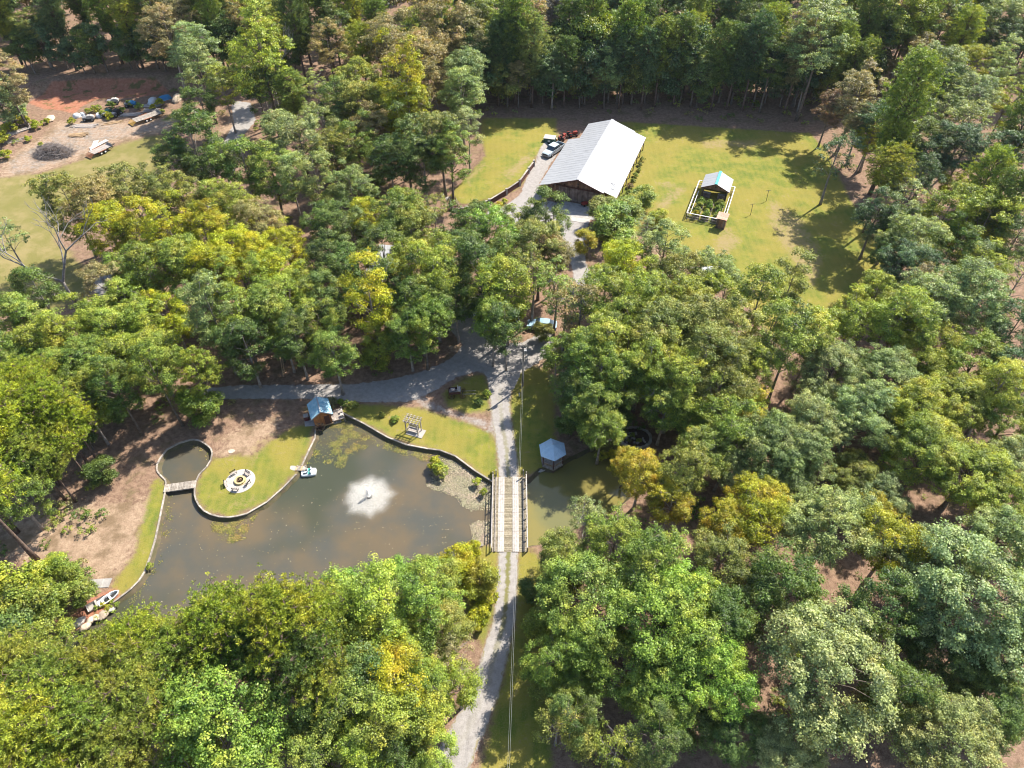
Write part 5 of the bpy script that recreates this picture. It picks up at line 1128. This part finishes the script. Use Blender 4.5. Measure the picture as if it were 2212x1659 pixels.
def vehicle(name, loc, rz, paint, label, kind='car', cat='car'):
    v = empty(name, loc, rz, label, cat); L = 4.5 if kind == 'car' else 5.7; h = L / 2
    if kind == 'car':
        loft_x(MB(), [(-h, .78, .74, .38, .80), (-h + .15, .86, .82, .30, .92), (-h + 1.0, .88, .84, .26, .98), (h - 1.45, .88, .84, .26, .95), (h - .3, .86, .78, .28, .78), (h, .74, .68, .36, .66)]).build('body', M[paint], v)
        loft_x(MB(), [(-h + .55, .74, .66, .93, 1.02), (-h + 1.15, .80, .60, .94, 1.38), (.15, .80, .60, .94, 1.42), (.55, .80, .62, .93, 1.32), (h - 1.25, .78, .74, .92, .96)]).build('cabin_glass', M['glass'], v)
        loft_x(MB(), [(-h + 1.1, .61, .58, 1.36, 1.41), (-.2, .62, .58, 1.42, 1.47), (.35, .60, .56, 1.38, 1.42)]).build('roof', M[paint], v)
        for x in (-1.35, 1.38):
            for y in (-.8, .8): wheel(v, x, y, .32, .2)
    else:
        loft_x(MB(), [(h - 1.5, .95, .90, .42, 1.12), (h - .3, .95, .86, .44, 1.04), (h, .88, .78, .5, .92)]).build('bonnet', M[paint], v)
        loft_x(MB(), [(-.95, .96, .92, .42, 1.12), (h - 1.5, .96, .92, .42, 1.14)]).build('cab_body', M[paint], v)
        loft_x(MB(), [(-.9, .88, .76, 1.12, 1.70), (.75, .88, .76, 1.12, 1.74), (h - 1.45, .88, .80, 1.10, 1.16)]).build('cabin_glass', M['glass'], v)
        loft_x(MB(), [(-.92, .78, .74, 1.71, 1.77), (.8, .78, .74, 1.74, 1.80)]).build('roof', M[paint], v)
        bx('bed_floor', (1.9, 1.7, .06), (-1.9, 0, .7), M['black'], v)
        for y in (-.92, .92): bx('bed_side', (1.95, .08, .62), (-1.9, y, .84), M[paint], v)
        bx('tailgate', (.08, 1.84, .6), (-2.86, 0, .84), M[paint], v); bx('bumper', (.14, 1.8, .2), (h + .02, 0, .5), M['steel'], v); bx('grille', (.04, 1.1, .24), (h + .0, 0, .76), M['black'], v)
        for x in (-1.85, 1.75):
            for y in (-.88, .88): wheel(v, x, y, .39, .26)
    for y in (-.58, .58): bx('headlight', (.08, .3, .14), (h - .03, y, .66 if kind == 'car' else .86), M['plastic_white'], v); bx('tail_light', (.05, .16, .2), (-h - (.0 if kind == 'car' else .03), y * 1.2, .75), M['red_paint'], v)
    for y in (-.98, .98): bx('mirror', (.14, .16, .12), (.75, y, 1.05), M['black'], v)
    return v
tb = Zm(1540, 340, 5.027)
vehicle('pickup_truck', tb(605, 600) + Vector((0, .2, 0)), R_(-128), 'truck_paint', 'silver-blue pickup truck parked on the drive beside the barn', 'truck', 'pickup truck')
zc = Zm(1360, 840, 5.53)
vehicle('parked_car', zc(1470, 790), R_(172), 'car_paint', 'pale blue car parked under the trees behind the utility pole', 'car')
vehicle('parked_car', zc(380, 500), R_(-75), 'white_car', 'whitish car half hidden in deep shade at the lane head', 'car')
def atv(loc, rz, label):
    a = empty('quad_bike', loc, rz, label, 'quad bike'); loft_x(MB(), [(-.9, .35, .3, .45, .75), (-.2, .3, .2, .45, .85), (.5, .34, .28, .45, .9), (.95, .3, .24, .5, .75)]).build('body', M['white_car'], a)
    bx('seat', (.7, .3, .14), (-.25, 0, .92), M['black'], a); pipe('handlebar', [(.35, -.4, 1.1), (.4, 0, 1.02), (.35, .4, 1.1)], .025, M['black'], a)
    for x in (-.65, .65):
        for y in (-.45, .45): wheel(a, x, y, .3, .24)
atv(zc(1060, 700), R_(100), 'white quad bike parked between the trees by the blue car')
def box_trailer():
    t = empty('box_trailer', tb(550, 500) + Vector((0, 1.0, 0)), R_(-14), 'dark green box trailer with a pale top behind the pickup', 'trailer')
    for y in (-.85, .85): bx('side', (2.3, .06, 1.05), (0, y, 1.05), M['green_paint'], t)
    for x in (-1.13, 1.13): bx('end', (.06, 1.7, 1.05), (x, 0, 1.05), M['green_paint'], t)
    bx('floor', (2.3, 1.7, .08), (0, 0, .52), M['steel'], t); bx('top_cover', (2.4, 1.8, .05), (0, 0, 1.61), M['concrete_pale'], t); bx('plate', (.5, .02, .34), (0, -.895, 1.1), M['white_paint'], t)
    for y in (-.98, .98): wheel(t, 0, y, .33, .2)
    bar('tongue', (1.1, 0, .5), (2.2, 0, .45), .1, .1, M['black'], t)
    r = empty('brick_post', tb(640, 440), 0, 'small brick-red barrel on the drive behind the pickup', 'barrel'); pipe('barrel', [(0, 0, 0), (0, 0, .9)], [.3, .3], M['rust'], r, 14); pipe('lid', [(0, 0, .9), (0, 0, .95)], .31, M['concrete_pale'], r, 14)
    for k, (x, y, l) in enumerate(((745, 395, 'small red tractor in the shade beside the barn'), (890, 345, 'second small red tractor in deep shade behind the barn'))):
        q = empty('garden_tractor', tb(x, y), R_(60 - 40 * k), l, 'tractor', 'small tractors behind the barn'); bx('bonnet', (1.0, .55, .5), (.55, 0, .75), M['red_paint'], q); bx('seat', (.45, .45, .12), (-.5, 0, .8), M['black'], q); bx('seat_back', (.1, .45, .4), (-.75, 0, 1.0), M['black'], q)
        bx('chassis', (1.9, .3, .2), (.1, 0, .45), M['black'], q); pipe('steering_wheel', [(-.05, 0, 1.1), (0, 0, 1.14)], .2, M['black'], q, 12)
        for y_ in (-.5, .5): wheel(q, -.6, y_, .45, .26, 'red_paint'); wheel(q, .8, y_, .28, .18, 'red_paint')
        for y_ in (-.45, .45): bx('fender', (.7, .2, .06), (-.6, y_, .95), M['red_paint'], q)
box_trailer()

def flat_trailer(a, b, w, label, deck, end):
    a, b = Vector(a), Vector(b); d = b - a; L = d.length; t = empty('flatbed_trailer', (a + b) / 2, math.atan2(d.y, d.x), label, 'trailer', 'flatbed trailers in the junk yard')
    for y in (-w / 2, w / 2): bx('side_rail', (L, .1, .16), (0, y, .68), M['black'], t)
    for k in range(7): bx('deck_plank', (L - .1, round(w / 7 - .03, 3), .05), (0, -w / 2 + (k + .5) * w / 7, .75), M[deck], t)
    for x in (-.45, .45):
        for y in (-w / 2 - .14, w / 2 + .14): wheel(t, x - .3, y, .34, .22, 'white_paint')
    for y in (-w / 2 - .14, w / 2 + .14): bx('fender', (1.8, .26, .04), (-.3, y, .76), M['rust'], t)
    for k in range(8): bx('ramp_slat', (.05, w, .06), (-L / 2 - .12 - k * .12, 0, .72 - k * .07), M[end], t)
    bar('tongue', (L / 2, -.5, .6), (L / 2 + 1.1, 0, .5), .1, .1, M['black'], t); bar('tongue', (L / 2, .5, .6), (L / 2 + 1.1, 0, .5), .1, .1, M['black'], t); bx('head_board', (.06, w, .5), (L / 2, 0, 1.0), M[deck], t)
zy = Zm(0, 220, 3.95)
flat_trailer(zy(1600, 600), zy(1900, 495), 2.2, 'long flatbed trailer with yellow ramp end in the junk yard', 'wood_pale', 'yellow_paint')
flat_trailer(zy(1100, 985), zy(1315, 885), 1.9, 'short rusty flatbed trailer beside the two white panels', 'wood_grey', 'rust')

def brush_pile():
    c = zy(640, 960); b = empty('brush_pile', c, 0, 'large heap of grey brush and branches in the junk yard', 'brush pile'); r = random.Random(4); mb = MB()
    for k in range(950):
        a = r.uniform(0, 6.283); q = r.random() ** .55; x, y = 4.2 * q * math.cos(a), 2.6 * q * math.sin(a); z = max(.05, 2.3 * (1 - q ** 1.7)) * r.uniform(.25, 1.05)
        l = r.uniform(.6, 2.2); t = r.uniform(0, 6.283); e = r.uniform(-.5, .75); d = Vector((math.cos(t) * math.cos(e), math.sin(t) * math.cos(e), math.sin(e))) * l; p = Vector((x, y, z)) - d * .3; m = p + d * .5 + Vector((r.uniform(-.1, .1), r.uniform(-.1, .1), r.uniform(-.05, .1)))
        if (p + d).z < .02: d.z = abs(d.z)
        rd = r.uniform(.014, .045); mb.tube([p, m, p + d], [rd, rd * .8, rd * .35], 4, False)
    o = mb.build('branches', M['twig'], b, smooth=True); o['kind'] = 'stuff'
    for k in range(16):
        a = r.uniform(0, 6.283); p = Vector((3.4 * math.cos(a) * r.uniform(.3, 1), 2.1 * math.sin(a) * r.uniform(.3, 1), r.uniform(.4, 1.2))); t = r.uniform(0, 6.283); l = r.uniform(1.4, 3.0); pipe('log', [p, p + Vector((math.cos(t) * l, math.sin(t) * l, r.uniform(-.5, .4)))], [r.uniform(.07, .12), .05], M['dead'], b, 7)
    mb = MB(); n = 18
    mb.v.append((0, 0, 1.5)); mb.v += [(3.4 * math.cos(a) * f, 2.0 * math.sin(a) * f, z) for f, z in ((.5, 1.2), (1, .0)) for a in np.linspace(0, 6.283, n + 1)[:-1]]
    mb.f += [(0, 1 + k, 1 + (k + 1) % n) for k in range(n)] + [(1 + k, 1 + n + k, 1 + n + (k + 1) % n, 1 + (k + 1) % n) for k in range(n)]; mb.build('core', M['soil'], b)
brush_pile()
def stack(x, y, n, L, w, rz, mat, label, messy=.15, layers=2):
    s = empty('lumber_stack', zy(x, y), rz, label, 'lumber', 'lumber lying about the junk yard'); k = 0
    for j in range(layers):
        for i in range(n): bx('plank', (round(L * (1 if i % 2 else .85), 2), w, .07), (rnd.uniform(-.5, .5), -n * w * .6 + i * w * 1.25 + rnd.uniform(-.1, .1), .06 + j * .085 + rnd.uniform(0, .02)), M[mat], s, rnd.uniform(-messy, messy))
stack(1010, 625, 6, 5.2, .2, R_(2), 'wood_grey', 'row of long grey planks near the tan path in the junk yard', .04)
stack(1330, 590, 5, 4.0, .16, R_(32), 'wood_tan', 'loose orange-tan planks in front of the long flatbed trailer', .3, 1)
stack(1560, 490, 6, 4.4, .2, R_(8), 'wood_grey', 'grey plank pile behind the long flatbed trailer', .12)
stack(1790, 440, 5, 3.4, .2, R_(4), 'wood_grey', 'dark plank pile at the head of the long flatbed trailer', .08, 3)
stack(220, 690, 6, 5.5, .22, R_(48), 'wood_grey', 'weathered timber pile beside the yellow weeds', .12, 3)
stack(190, 800, 5, 4.0, .18, R_(30), 'wood_pale', 'scattered pale boards at the edge of the junk yard', .3, 1)
stack(930, 735, 6, 3.2, .2, R_(10), 'wood_tan', 'small brown timber pile behind the brush heap', .2, 3)
stack(1800, 385, 8, 4.6, .16, R_(3), 'concrete_pale', 'pale rack of pipes beside the blue tarpaulin', .02, 1)
for i, (x, y, rz, l) in enumerate(((1120, 860, -78, 'long white sheet panel, the more upright arm of the V'), (1175, 850, 62, 'long white sheet panel, the slanting arm of the V'))):
    p = empty('white_sheet', zy(x, y), R_(rz), l, 'sheet', 'white panels in the junk yard'); bx('sheet', (4.2, .95, .06), (0, 0, .10 + i * .08), M['white_paint'], p)
    for k in range(4): bx('rib', (4.1, .04, .03), (0, -.36 + k * .24, .145 + i * .08), M['white_metal'], p)
def lump(name, x, y, s, mat, label, cat, seed):
    r = random.Random(seed); o = empty(name, zy(x, y), r.uniform(0, 6), label, cat); n, m = 10, 5; mb = MB()
    for j in range(m):
        f = j / (m - 1)
        for k in range(n): a = 2 * math.pi * k / n; q = (math.cos(f * 1.45) ** .6 + .02) * r.uniform(.85, 1.12); mb.v.append((s[0] * q * math.cos(a), s[1] * q * math.sin(a), s[2] * math.sin(f * 1.5)))
    mb.f += [(j * n + k, j * n + (k + 1) % n, (j + 1) * n + (k + 1) % n, (j + 1) * n + k) for j in range(m - 1) for k in range(n)]; mb.f.append(tuple((m - 1) * n + k for k in range(n))); mb.build('body', M[mat], o, smooth=(name != 'rubble_heap')); return o
lump('white_bag', 915, 520, (.9, .7, .9), 'plastic_white', 'large white bag in the weeds by the clay bank', 'bag', 1); lump('white_bag', 985, 495, (.7, .5, .6), 'plastic_white', 'smaller white bag right behind the largest bag', 'bag', 2)
lump('white_bag', 1180, 510, (1.0, .7, .8), 'plastic_white', 'wide white bag beside the dark machine', 'bag', 3); lump('white_tank', 1815, 350, (1.5, .9, 1.1), 'plastic_white', 'domed white tank next to the blue tarpaulin', 'tank', 4)
lump('tarpaulin_heap', 1960, 300, (1.5, 1.0, .7), 'tarp', 'bright blue tarpaulin over a heap', 'tarpaulin', 5); lump('rubble_heap', 2110, 310, (2.2, 1.2, 1.0), 'stone', 'tan rubble heap at the yard corner under the trees', 'heap', 6)
lump('rubble_heap', 600, 545, (1.6, 1.0, .6), 'stone', 'pale rubble heap at the foot of the clay cut', 'heap', 7)
def machine(x, y, rz, body, label, k):
    m = empty('old_machine', zy(x, y), R_(rz), label, 'machine', 'machines in the junk yard'); bx('frame', (2.4, 1.1, .22), (0, 0, .5), M['black'], m); loft_x(MB(), [(-.2, .5, .45, .6, 1.2), (.6, .5, .42, .6, 1.3), (1.2, .4, .34, .6, 1.0)]).build('housing', M[body], m); bx('tray', (1.0, 1.0, .3), (-.75, 0, .78), M['steel'], m); pipe('exhaust', [(.5, .2, 1.2), (.5, .2, 1.8)], .05, M['black'], m)
    for xx in (-.8, .8):
        for yy in (-.6, .6): wheel(m, xx, yy, .36, .2)
machine(1065, 560, 8, 'concrete_pale', 'pale old machine with wheels in the middle of the junk', 0); machine(1290, 500, 80, 'green_paint', 'dark green old machine beside the wide white bag', 1); machine(1385, 500, 70, 'black', 'black old machine next to the grey plank pile', 2)
machine(1560, 395, 4, 'tarp', 'long blue old machine behind the plank piles', 3); machine(1355, 360, 10, 'concrete_pale', 'pale machine half hidden in the weeds below the clay bank', 4)
for i, (x, y) in enumerate(((1480, 100), (1540, 125), (1690, 100))): lump('white_bag', x, y, (.5, .4, .5), 'plastic_white', ['single white scrap at the shaded wood edge above the clay', 'low white scrap in the shade next to the single one', 'white scrap nearest the trees on the clay terrace'][i], 'scrap', 20 + i)
def logs():
    l = empty('log_heap', zy(240, 620), R_(30), 'tangle of pale cut logs in the yellow weeds', 'logs')
    for k in range(26): p = Vector((rnd.uniform(-2, 2), rnd.uniform(-1, 1), rnd.uniform(.1, .9))); t = rnd.uniform(0, 6.283); L = rnd.uniform(.8, 2.2); pipe('log', [p, p + Vector((math.cos(t) * L, math.sin(t) * L, rnd.uniform(-.2, .5)))], [rnd.uniform(.06, .13), .06], M['dead'], l, 7)
logs()
plant('yard', '''U Y 30 250 14;U Y 55 262 14;U Y 20 275 16;U Y 78 270 12;U Y 5 300 18;U y 45 240 13;U Y 10 335 14;U Y 100 262 8;U Y 155 262 9;U y 222 245 9;U Y 235 250 10;U y 205 235 9;U Y 345 222 11;U Y 330 232 8;U g 240 226 9;U y 280 224 9;U g 300 230 9;U y 190 240 8;U g 212 232 8;U y 262 238 8;U Y 60 300 8;U Y 88 312 6;U g 385 300 10;U y 350 240 6''')
# ------------------------------------------------------------------ pole, wires, wagon and small things
def pole():
    p = G(1129, 834); q = empty('utility_pole', p, 0, 'dark wooden utility pole at the drive junction', 'pole'); pipe('mast', [(0, 0, -.2), (0, 0, 7.6)], [.15, .10], M['black'], q, 10); bx('crossarm', (1.0, .09, .1), (0, 0, 7.2), M['wood_grey'], q); bx('transformer', (.36, .36, .6), (.28, 0, 6.6), M['steel'], q)
    for x in (-.42, .42): pipe('insulator', [(x, 0, 7.25), (x, 0, 7.42)], .04, M['white_paint'], q, 8)
    p2 = Vector((-.75, 7.0, 0)); q2 = empty('utility_pole', p2, 0, 'wooden utility pole beyond the near end of the drive', 'pole'); pipe('mast', [(0, 0, -.2), (0, 0, 8.2)], [.15, .10], M['bark_pine'], q2, 10); bx('crossarm', (1.0, .09, .1), (0, 0, 7.9), M['wood_grey'], q2)
    for x, l in ((-.02, 'pale overhead wire along the drive, the left of the pair'), (.14, 'pale overhead wire along the drive, the right of the pair')):
        a, b = p + Vector((x, 0, 7.3)), p2 + Vector((x, 0, 8.0)); pts = [a.lerp(b, t) - Vector((0, 0, 1.1 * 4 * t * (1 - t))) for t in np.linspace(0, 1, 25)]; w = empty('overhead_wire', a, 0, l, 'wire', 'overhead wires'); pipe('cable', [c - a for c in pts], .006, M['wire'], w, 5)
    g = empty('marker_post', G(1122, 856), 0, 'short white marker stub beside the drive near the pole', 'post'); bx('stub', (.14, .14, .5), (0, 0, .25), M['white_paint'], g); bx('cap', (.2, .2, .06), (0, 0, .53), M['concrete_pale'], g)
pole()
def wagon():
    w = empty('horse_wagon', Vector((-7.55, 67.35, 0)), R_(4), 'old dark farm wagon with shafts on the grass triangle', 'wagon')
    bx('bed_floor', (1.6, .95, .06), (-.35, 0, .72), M['wood_dark'], w)
    for k in range(5): bx('floor_plank', (1.55, .17, .03), (-.35, -.38 + k * .19, .77), M['wood_pale'] if k % 2 else M['wood_grey'], w)
    for y in (-.5, .5): bx('side_board', (1.65, .05, .4), (-.35, y, .95), M['wood_dark'], w)
    bx('tail_board', (.05, .95, .4), (-1.17, 0, .95), M['wood_dark'], w); bx('dash_board', (.05, .95, .5), (.5, 0, 1.0), M['stone_grey'], w); bx('seat', (.34, .95, .06), (.25, 0, 1.25), M['concrete_pale'], w); bx('seat_back', (.06, .95, .3), (.06, 0, 1.42), M['stone_grey'], w)
    for x, r in ((-.85, .46), (.7, .38)):
        pipe('axle', [(x, -.68, r), (x, .68, r)], .04, M['black'], w)
        for y in (-.66, .66):
            pts = [Vector((x + r * math.cos(a), y, r + r * math.sin(a))) for a in np.linspace(0, 2 * math.pi, 19)]; wh = pipe('wheel', pts, .035, M['wood_dark'], w, 5)
            for k in range(8): a = k * math.pi / 4; bar('spoke', (x, y, r), (x + r * math.cos(a), y, r + r * math.sin(a)), .03, .03, M['wood_dark'], wh)
    for y in (-.3, .3): pipe('shaft', [(.7, y, .5), (2.5, y, .42)], .04, M['wood_pale'], w, 6)
    bx('crate', (.6, .5, .4), (-.6, .1, .98), M['wood_grey'], w)
wagon()
def swing_frame():
    z = Zm(680, 1040, 9.217)
    p = z(690, 790); s = empty('timber_swing', p, R_(6), 'plain tan timber swing frame at the wood edge by the lane', 'swing frame')
    for x in (-1.1, 1.1):
        for y in (-.45, .45): bar('leg', (x, y, 0), (x * .96, y * .25, 1.5), .09, .09, M['wood_tan'], s)
        bx('foot_rail', (.07, .8, .07), (x, 0, .5), M['wood_tan'], s)
    for y in (-.12, .12): bx('top_beam', (2.3, .09, .12), (0, y, 1.53), M['wood_tan'], s)
    q = empty('leaning_ladder', z(1590, 800), R_(-25), 'tan timber ladder leaning among the trees by the lane', 'ladder')
    for y in (-.2, .2): bar('stile', (0, y, 0), (-.5, y + .9, 2.4), .07, .07, M['wood_tan'], q)
    for k in range(6): f = (k + .5) / 6; bar('rung', (-.5 * f, -.2 + .9 * f, 2.4 * f), (-.5 * f, .2 + .9 * f, 2.4 * f), .05, .04, M['wood_tan'], q)
swing_frame()

# ------------------------------------------------------------------ bank by the rowboat
zb = Zm(100, 1680, 6.913)
def rowboat():
    p = zb(1590, 810); b = empty('rowboat', p, R_(47), 'white rowboat with a dark interior pulled up on the bank', 'boat')
    def outline(s, w): return [(s * x, w * y) for x, y in ((-1.3, -.42), (-.4, -.56), (.5, -.52), (1.0, -.34), (1.35, 0), (1.0, .34), (.5, .52), (-.4, .56), (-1.3, .42))]
    lo, hi, inn, fl = outline(.88, .72), outline(1, 1), outline(.90, .78), outline(.84, .62); n = len(lo); mb = MB(); mb.v += [(x, y, .03) for x, y in lo] + [(x, y, .45) for x, y in hi] + [(x, y, .45) for x, y in inn] + [(x, y, .16) for x, y in fl]
    for l in range(3): mb.f += [(l * n + k, l * n + (k + 1) % n, (l + 1) * n + (k + 1) % n, (l + 1) * n + k) for k in range(n)]
    mb.f.append(tuple(range(n))[::-1]); mb.build('hull', M['plastic_white'], b); MB().prism(fl, .14, .17).build('floor', M['black'], b)
    for x in (-.75, .1): bx('thwart', (.26, .78, .04), (x, 0, .34), M['plastic_white'], b)
    b.scale = (.88, .88, .88)
    c = empty('jon_boat', zb(1330, 930), R_(40), 'small pale boat lying in tall grass beside the rowboat', 'boat'); MB().add([(-.9, -.42, .05), (.8, -.38, .05), (.8, .38, .05), (-.9, .42, .05), (-.98, -.5, .36), (1.0, -.44, .36), (1.0, .44, .36), (-.98, .5, .36)], [(3, 2, 1, 0), (0, 1, 5, 4), (1, 2, 6, 5), (2, 3, 7, 6), (3, 0, 4, 7)]).build('hull', M['concrete_pale'], c)
    MB().prism([(-.85, -.38), (.78, -.34), (.78, .34), (-.85, .38)], .06, .09).build('floor', M['stone_grey'], c); bx('thwart', (.2, .9, .04), (0, 0, .34), M['concrete_pale'], c)
rowboat()
def slab(pts, label):
    P = [zb(*q) for q in pts]; o = sum(P, Vector()) / len(P); s = empty('concrete_slab', o, 0, label, 'slab', 'concrete slabs on the bank'); MB().prism([(q - o)[:2] for q in P], -.05, .06).build('slab', M['concrete'], s); m = P[0].lerp(P[1], .62) - o, P[3].lerp(P[2], .62) - o
    bar('joint', m[0] + Vector((0, 0, .062)), m[1] + Vector((0, 0, .062)), .05, .008, M['stone_grey'], s)
slab(((1180, 410), (1640, 380), (1560, 570), (1170, 590)), 'grey concrete slab with a dark joint above the rowboat'); slab(((190, 720), (420, 590), (600, 790), (380, 840)), 'grey concrete slab half under the small trees')
def boulder(p, s, seed, label, mat='stone'):
    r = np.random.default_rng(seed); o = empty('boulder', p, r.uniform(0, 6), label, 'boulder', 'boulders along the pond edge'); import bmesh
    bm = bmesh.new(); bmesh.ops.create_icosphere(bm, subdivisions=2, radius=1.0); ax = unit(r.normal(size=(7, 3)))
    for v in bm.verts:
        q = np.array(v.co); k = 1.0
        for a in ax: d = q @ a; k = min(k, .78 / d if d > .78 else 1.0)
        q = q * k * (1 + .04 * r.normal()); v.co = (q[0] * s[0], q[1] * s[1], max(-.1, q[2] * s[2] + s[2] * .35))
    me = bpy.data.meshes.new('boulder'); bm.to_mesh(me); bm.free(); me.materials.append(M[mat]); put('stone', me, o)
BL = ['large tan boulder nearest the rowboat', 'upright tan boulder next to the one nearest the rowboat', 'pale boulder, third along from the rowboat', 'long flat grey boulder on the clay shore', 'tan boulder at the water below the long flat one', 'grey boulder touching the end of the timber pond wall', 'small dark boulder beyond the long flat one', 'smallest boulder at the far end of the boulder row']
for i, (x, y, s) in enumerate(((1470, 1130, .62), (1320, 1200, .5), (1190, 1265, .5), (950, 1310, .75), (1080, 1395, .55), (1610, 1040, .42), (760, 1400, .38), (640, 1395, .45))): boulder(zb(x, y, -.05), (s * 1.15, s * .8, s * .55), 40 + i, BL[i], 'stone' if i not in (3, 5) else 'stone_grey')
plant('cornerleft', 'U y 233 1312 8;U Y 221 1306 7;U g 208 1312 6;U y 252 1305 6;U o 190 1368 7;U g 172 1380 8;U y 240 1298 6')

# ------------------------------------------------------------------ stone circle and things in the grove
def stone_circle():
    c = G(1371, 948); s = empty('stone_circle', c, 0, 'round bed ringed with pale stones in the shaded grove', 'planter'); r = random.Random(9)
    MB().prism([(2.0 * math.cos(a), 1.7 * math.sin(a)) for a in np.linspace(0, 6.283, 25)[:-1]], -.02, .22).build('bed_soil', M['soil'], s)
    for k in range(22): a = 2 * math.pi * k / 22; bx('ring_stone', (.5, .34, .42), (2.05 * math.cos(a), 1.75 * math.sin(a), .2), M['stone_grey'], s, a + math.pi / 2 + r.uniform(-.15, .15))
    for k in range(24): bx('loose_stone', (.28, .22, .18), (r.uniform(-1.2, 1.2), r.uniform(-1, 1), .28), M['concrete_pale' if k % 3 else 'stone_grey'], s, r.uniform(0, 3))
    plant('gaz', 'U g 1366 940 7;U y 1380 952 7;U o 1358 952 6;U Y 1330 985 18;U y 1365 998 16;U y 1300 985 14')
stone_circle()
def house(name, p, rz, L, w, h, label, roofm):
    b = empty(name, p, rz, label, name.replace('_', ' ')); 
    for k in range(6): bx('wall_panel', (round(L / 6 - .02, 3), w, h), (-L / 2 + (k + .5) * L / 6, 0, .35 + h / 2), M['white_paint'], b)
    for k in range(6): bx('roof_sheet', (round(L / 6 + .04, 3), w + .25, .07), (-L / 2 + (k + .5) * L / 6, 0, .42 + h + .01 * (k % 2)), M[roofm], b)
    for k in (-1, 1): bx('window', (.9, .04, .6), (k * L * .25, -w / 2 - .02, .35 + h * .6), M['glass'], b)
    bx('door', (.75, .04, 1.7), (0, -w / 2 - .02, 1.2), M['wood_grey'], b); bx('step', (.9, .5, .2), (0, -w / 2 - .3, .2), M['concrete'], b)
    for x in (-L * .3, L * .3): pipe('wheel', [(x, -w / 2 + .05, .32), (x, -w / 2 - .1, .32)], .32, M['rubber'], b, 12)
house('camper_trailer', G(826, 585), R_(80), 7.5, 2.4, 2.1, 'long white camper glimpsed through the trees behind the mill lane', 'white_metal'); house('camper_trailer', G(1528, 612), R_(6), 5.5, 2.3, 2.0, 'white camper half hidden under trees below the lawn', 'white_metal')
q = empty('stepping_stone', G(500, 975), 0, 'flat pale stone on the sandy patch above the fire pit', 'stone'); MB().prism([(.45 * math.cos(a) * (1 + .15 * math.sin(3 * a)), .34 * math.sin(a)) for a in np.linspace(0, 6.283, 15)[:-1]], -.02, .05).build('slab', M['stone'], q)
# ------------------------------------------------------------------ thin summer haze
def haze():
    m = bpy.data.materials.new('haze'); m.use_nodes = True; nt = m.node_tree; nt.nodes.remove(nt.nodes['Principled BSDF'])
    v = nt.nodes.new('ShaderNodeVolumePrincipled'); v.inputs['Color'].default_value = (.86, .92, 1.0, 1); v.inputs['Density'].default_value = .00005; v.inputs['Anisotropy'].default_value = .25
    nt.links.new(v.outputs[0], nt.nodes['Material Output'].inputs['Volume'])
    o = MB().box((0, 500, 36), (9000, 9000, 76)).build('haze', m); tag(o, 'thin pale summer haze over the whole clearing', 'haze', kind='stuff')
haze()
# ------------------------------------------------------------------ tree labels: look, place, and the count from a landmark where looks repeat
ORD = 'first second third fourth fifth sixth seventh eighth ninth tenth eleventh twelfth thirteenth fourteenth fifteenth sixteenth seventeenth eighteenth nineteenth twentieth'.split()
def ordinal(i):
    if i < 20: return ORD[i]
    n = i + 1; t = {2: 'twenty', 3: 'thirty', 4: 'forty', 5: 'fifty', 6: 'sixty'}[n // 10]
    return t + '-' + ORD[n % 10 - 1] if n % 10 else {2: 'twentieth', 3: 'thirtieth', 4: 'fortieth', 5: 'fiftieth', 6: 'sixtieth'}[n // 10]
GR = {'shrub': 'shrubs around the clearing', 'pine': 'pines in the woods', 'tree': 'broadleaf trees in the woods', 'bare tree': 'leafless trees'}
def label_trees():
    cells = {}
    for t in TREES: cells.setdefault((t[1], t[2], t[5]), []).append(t)
    for (kind, col, reg), ts in cells.items():
        words, lm = REG[reg]; L = LM[lm]; ts.sort(key=lambda t: (t[3] - L.x) ** 2 + (t[4] - L.y) ** 2)
        for i, t in enumerate(ts):
            head = ('grey ' + KWORD[kind]) if kind == 'D' else CWORD[col] + ' ' + KWORD[kind]
            lab = head + ' ' + words + ('' if len(ts) == 1 else ', ' + ordinal(i) + ' from the ' + lm)
            o = t[0]
            if 'label' not in o: tag(o, lab, CAT[kind], GR[CAT[kind]])
label_trees()
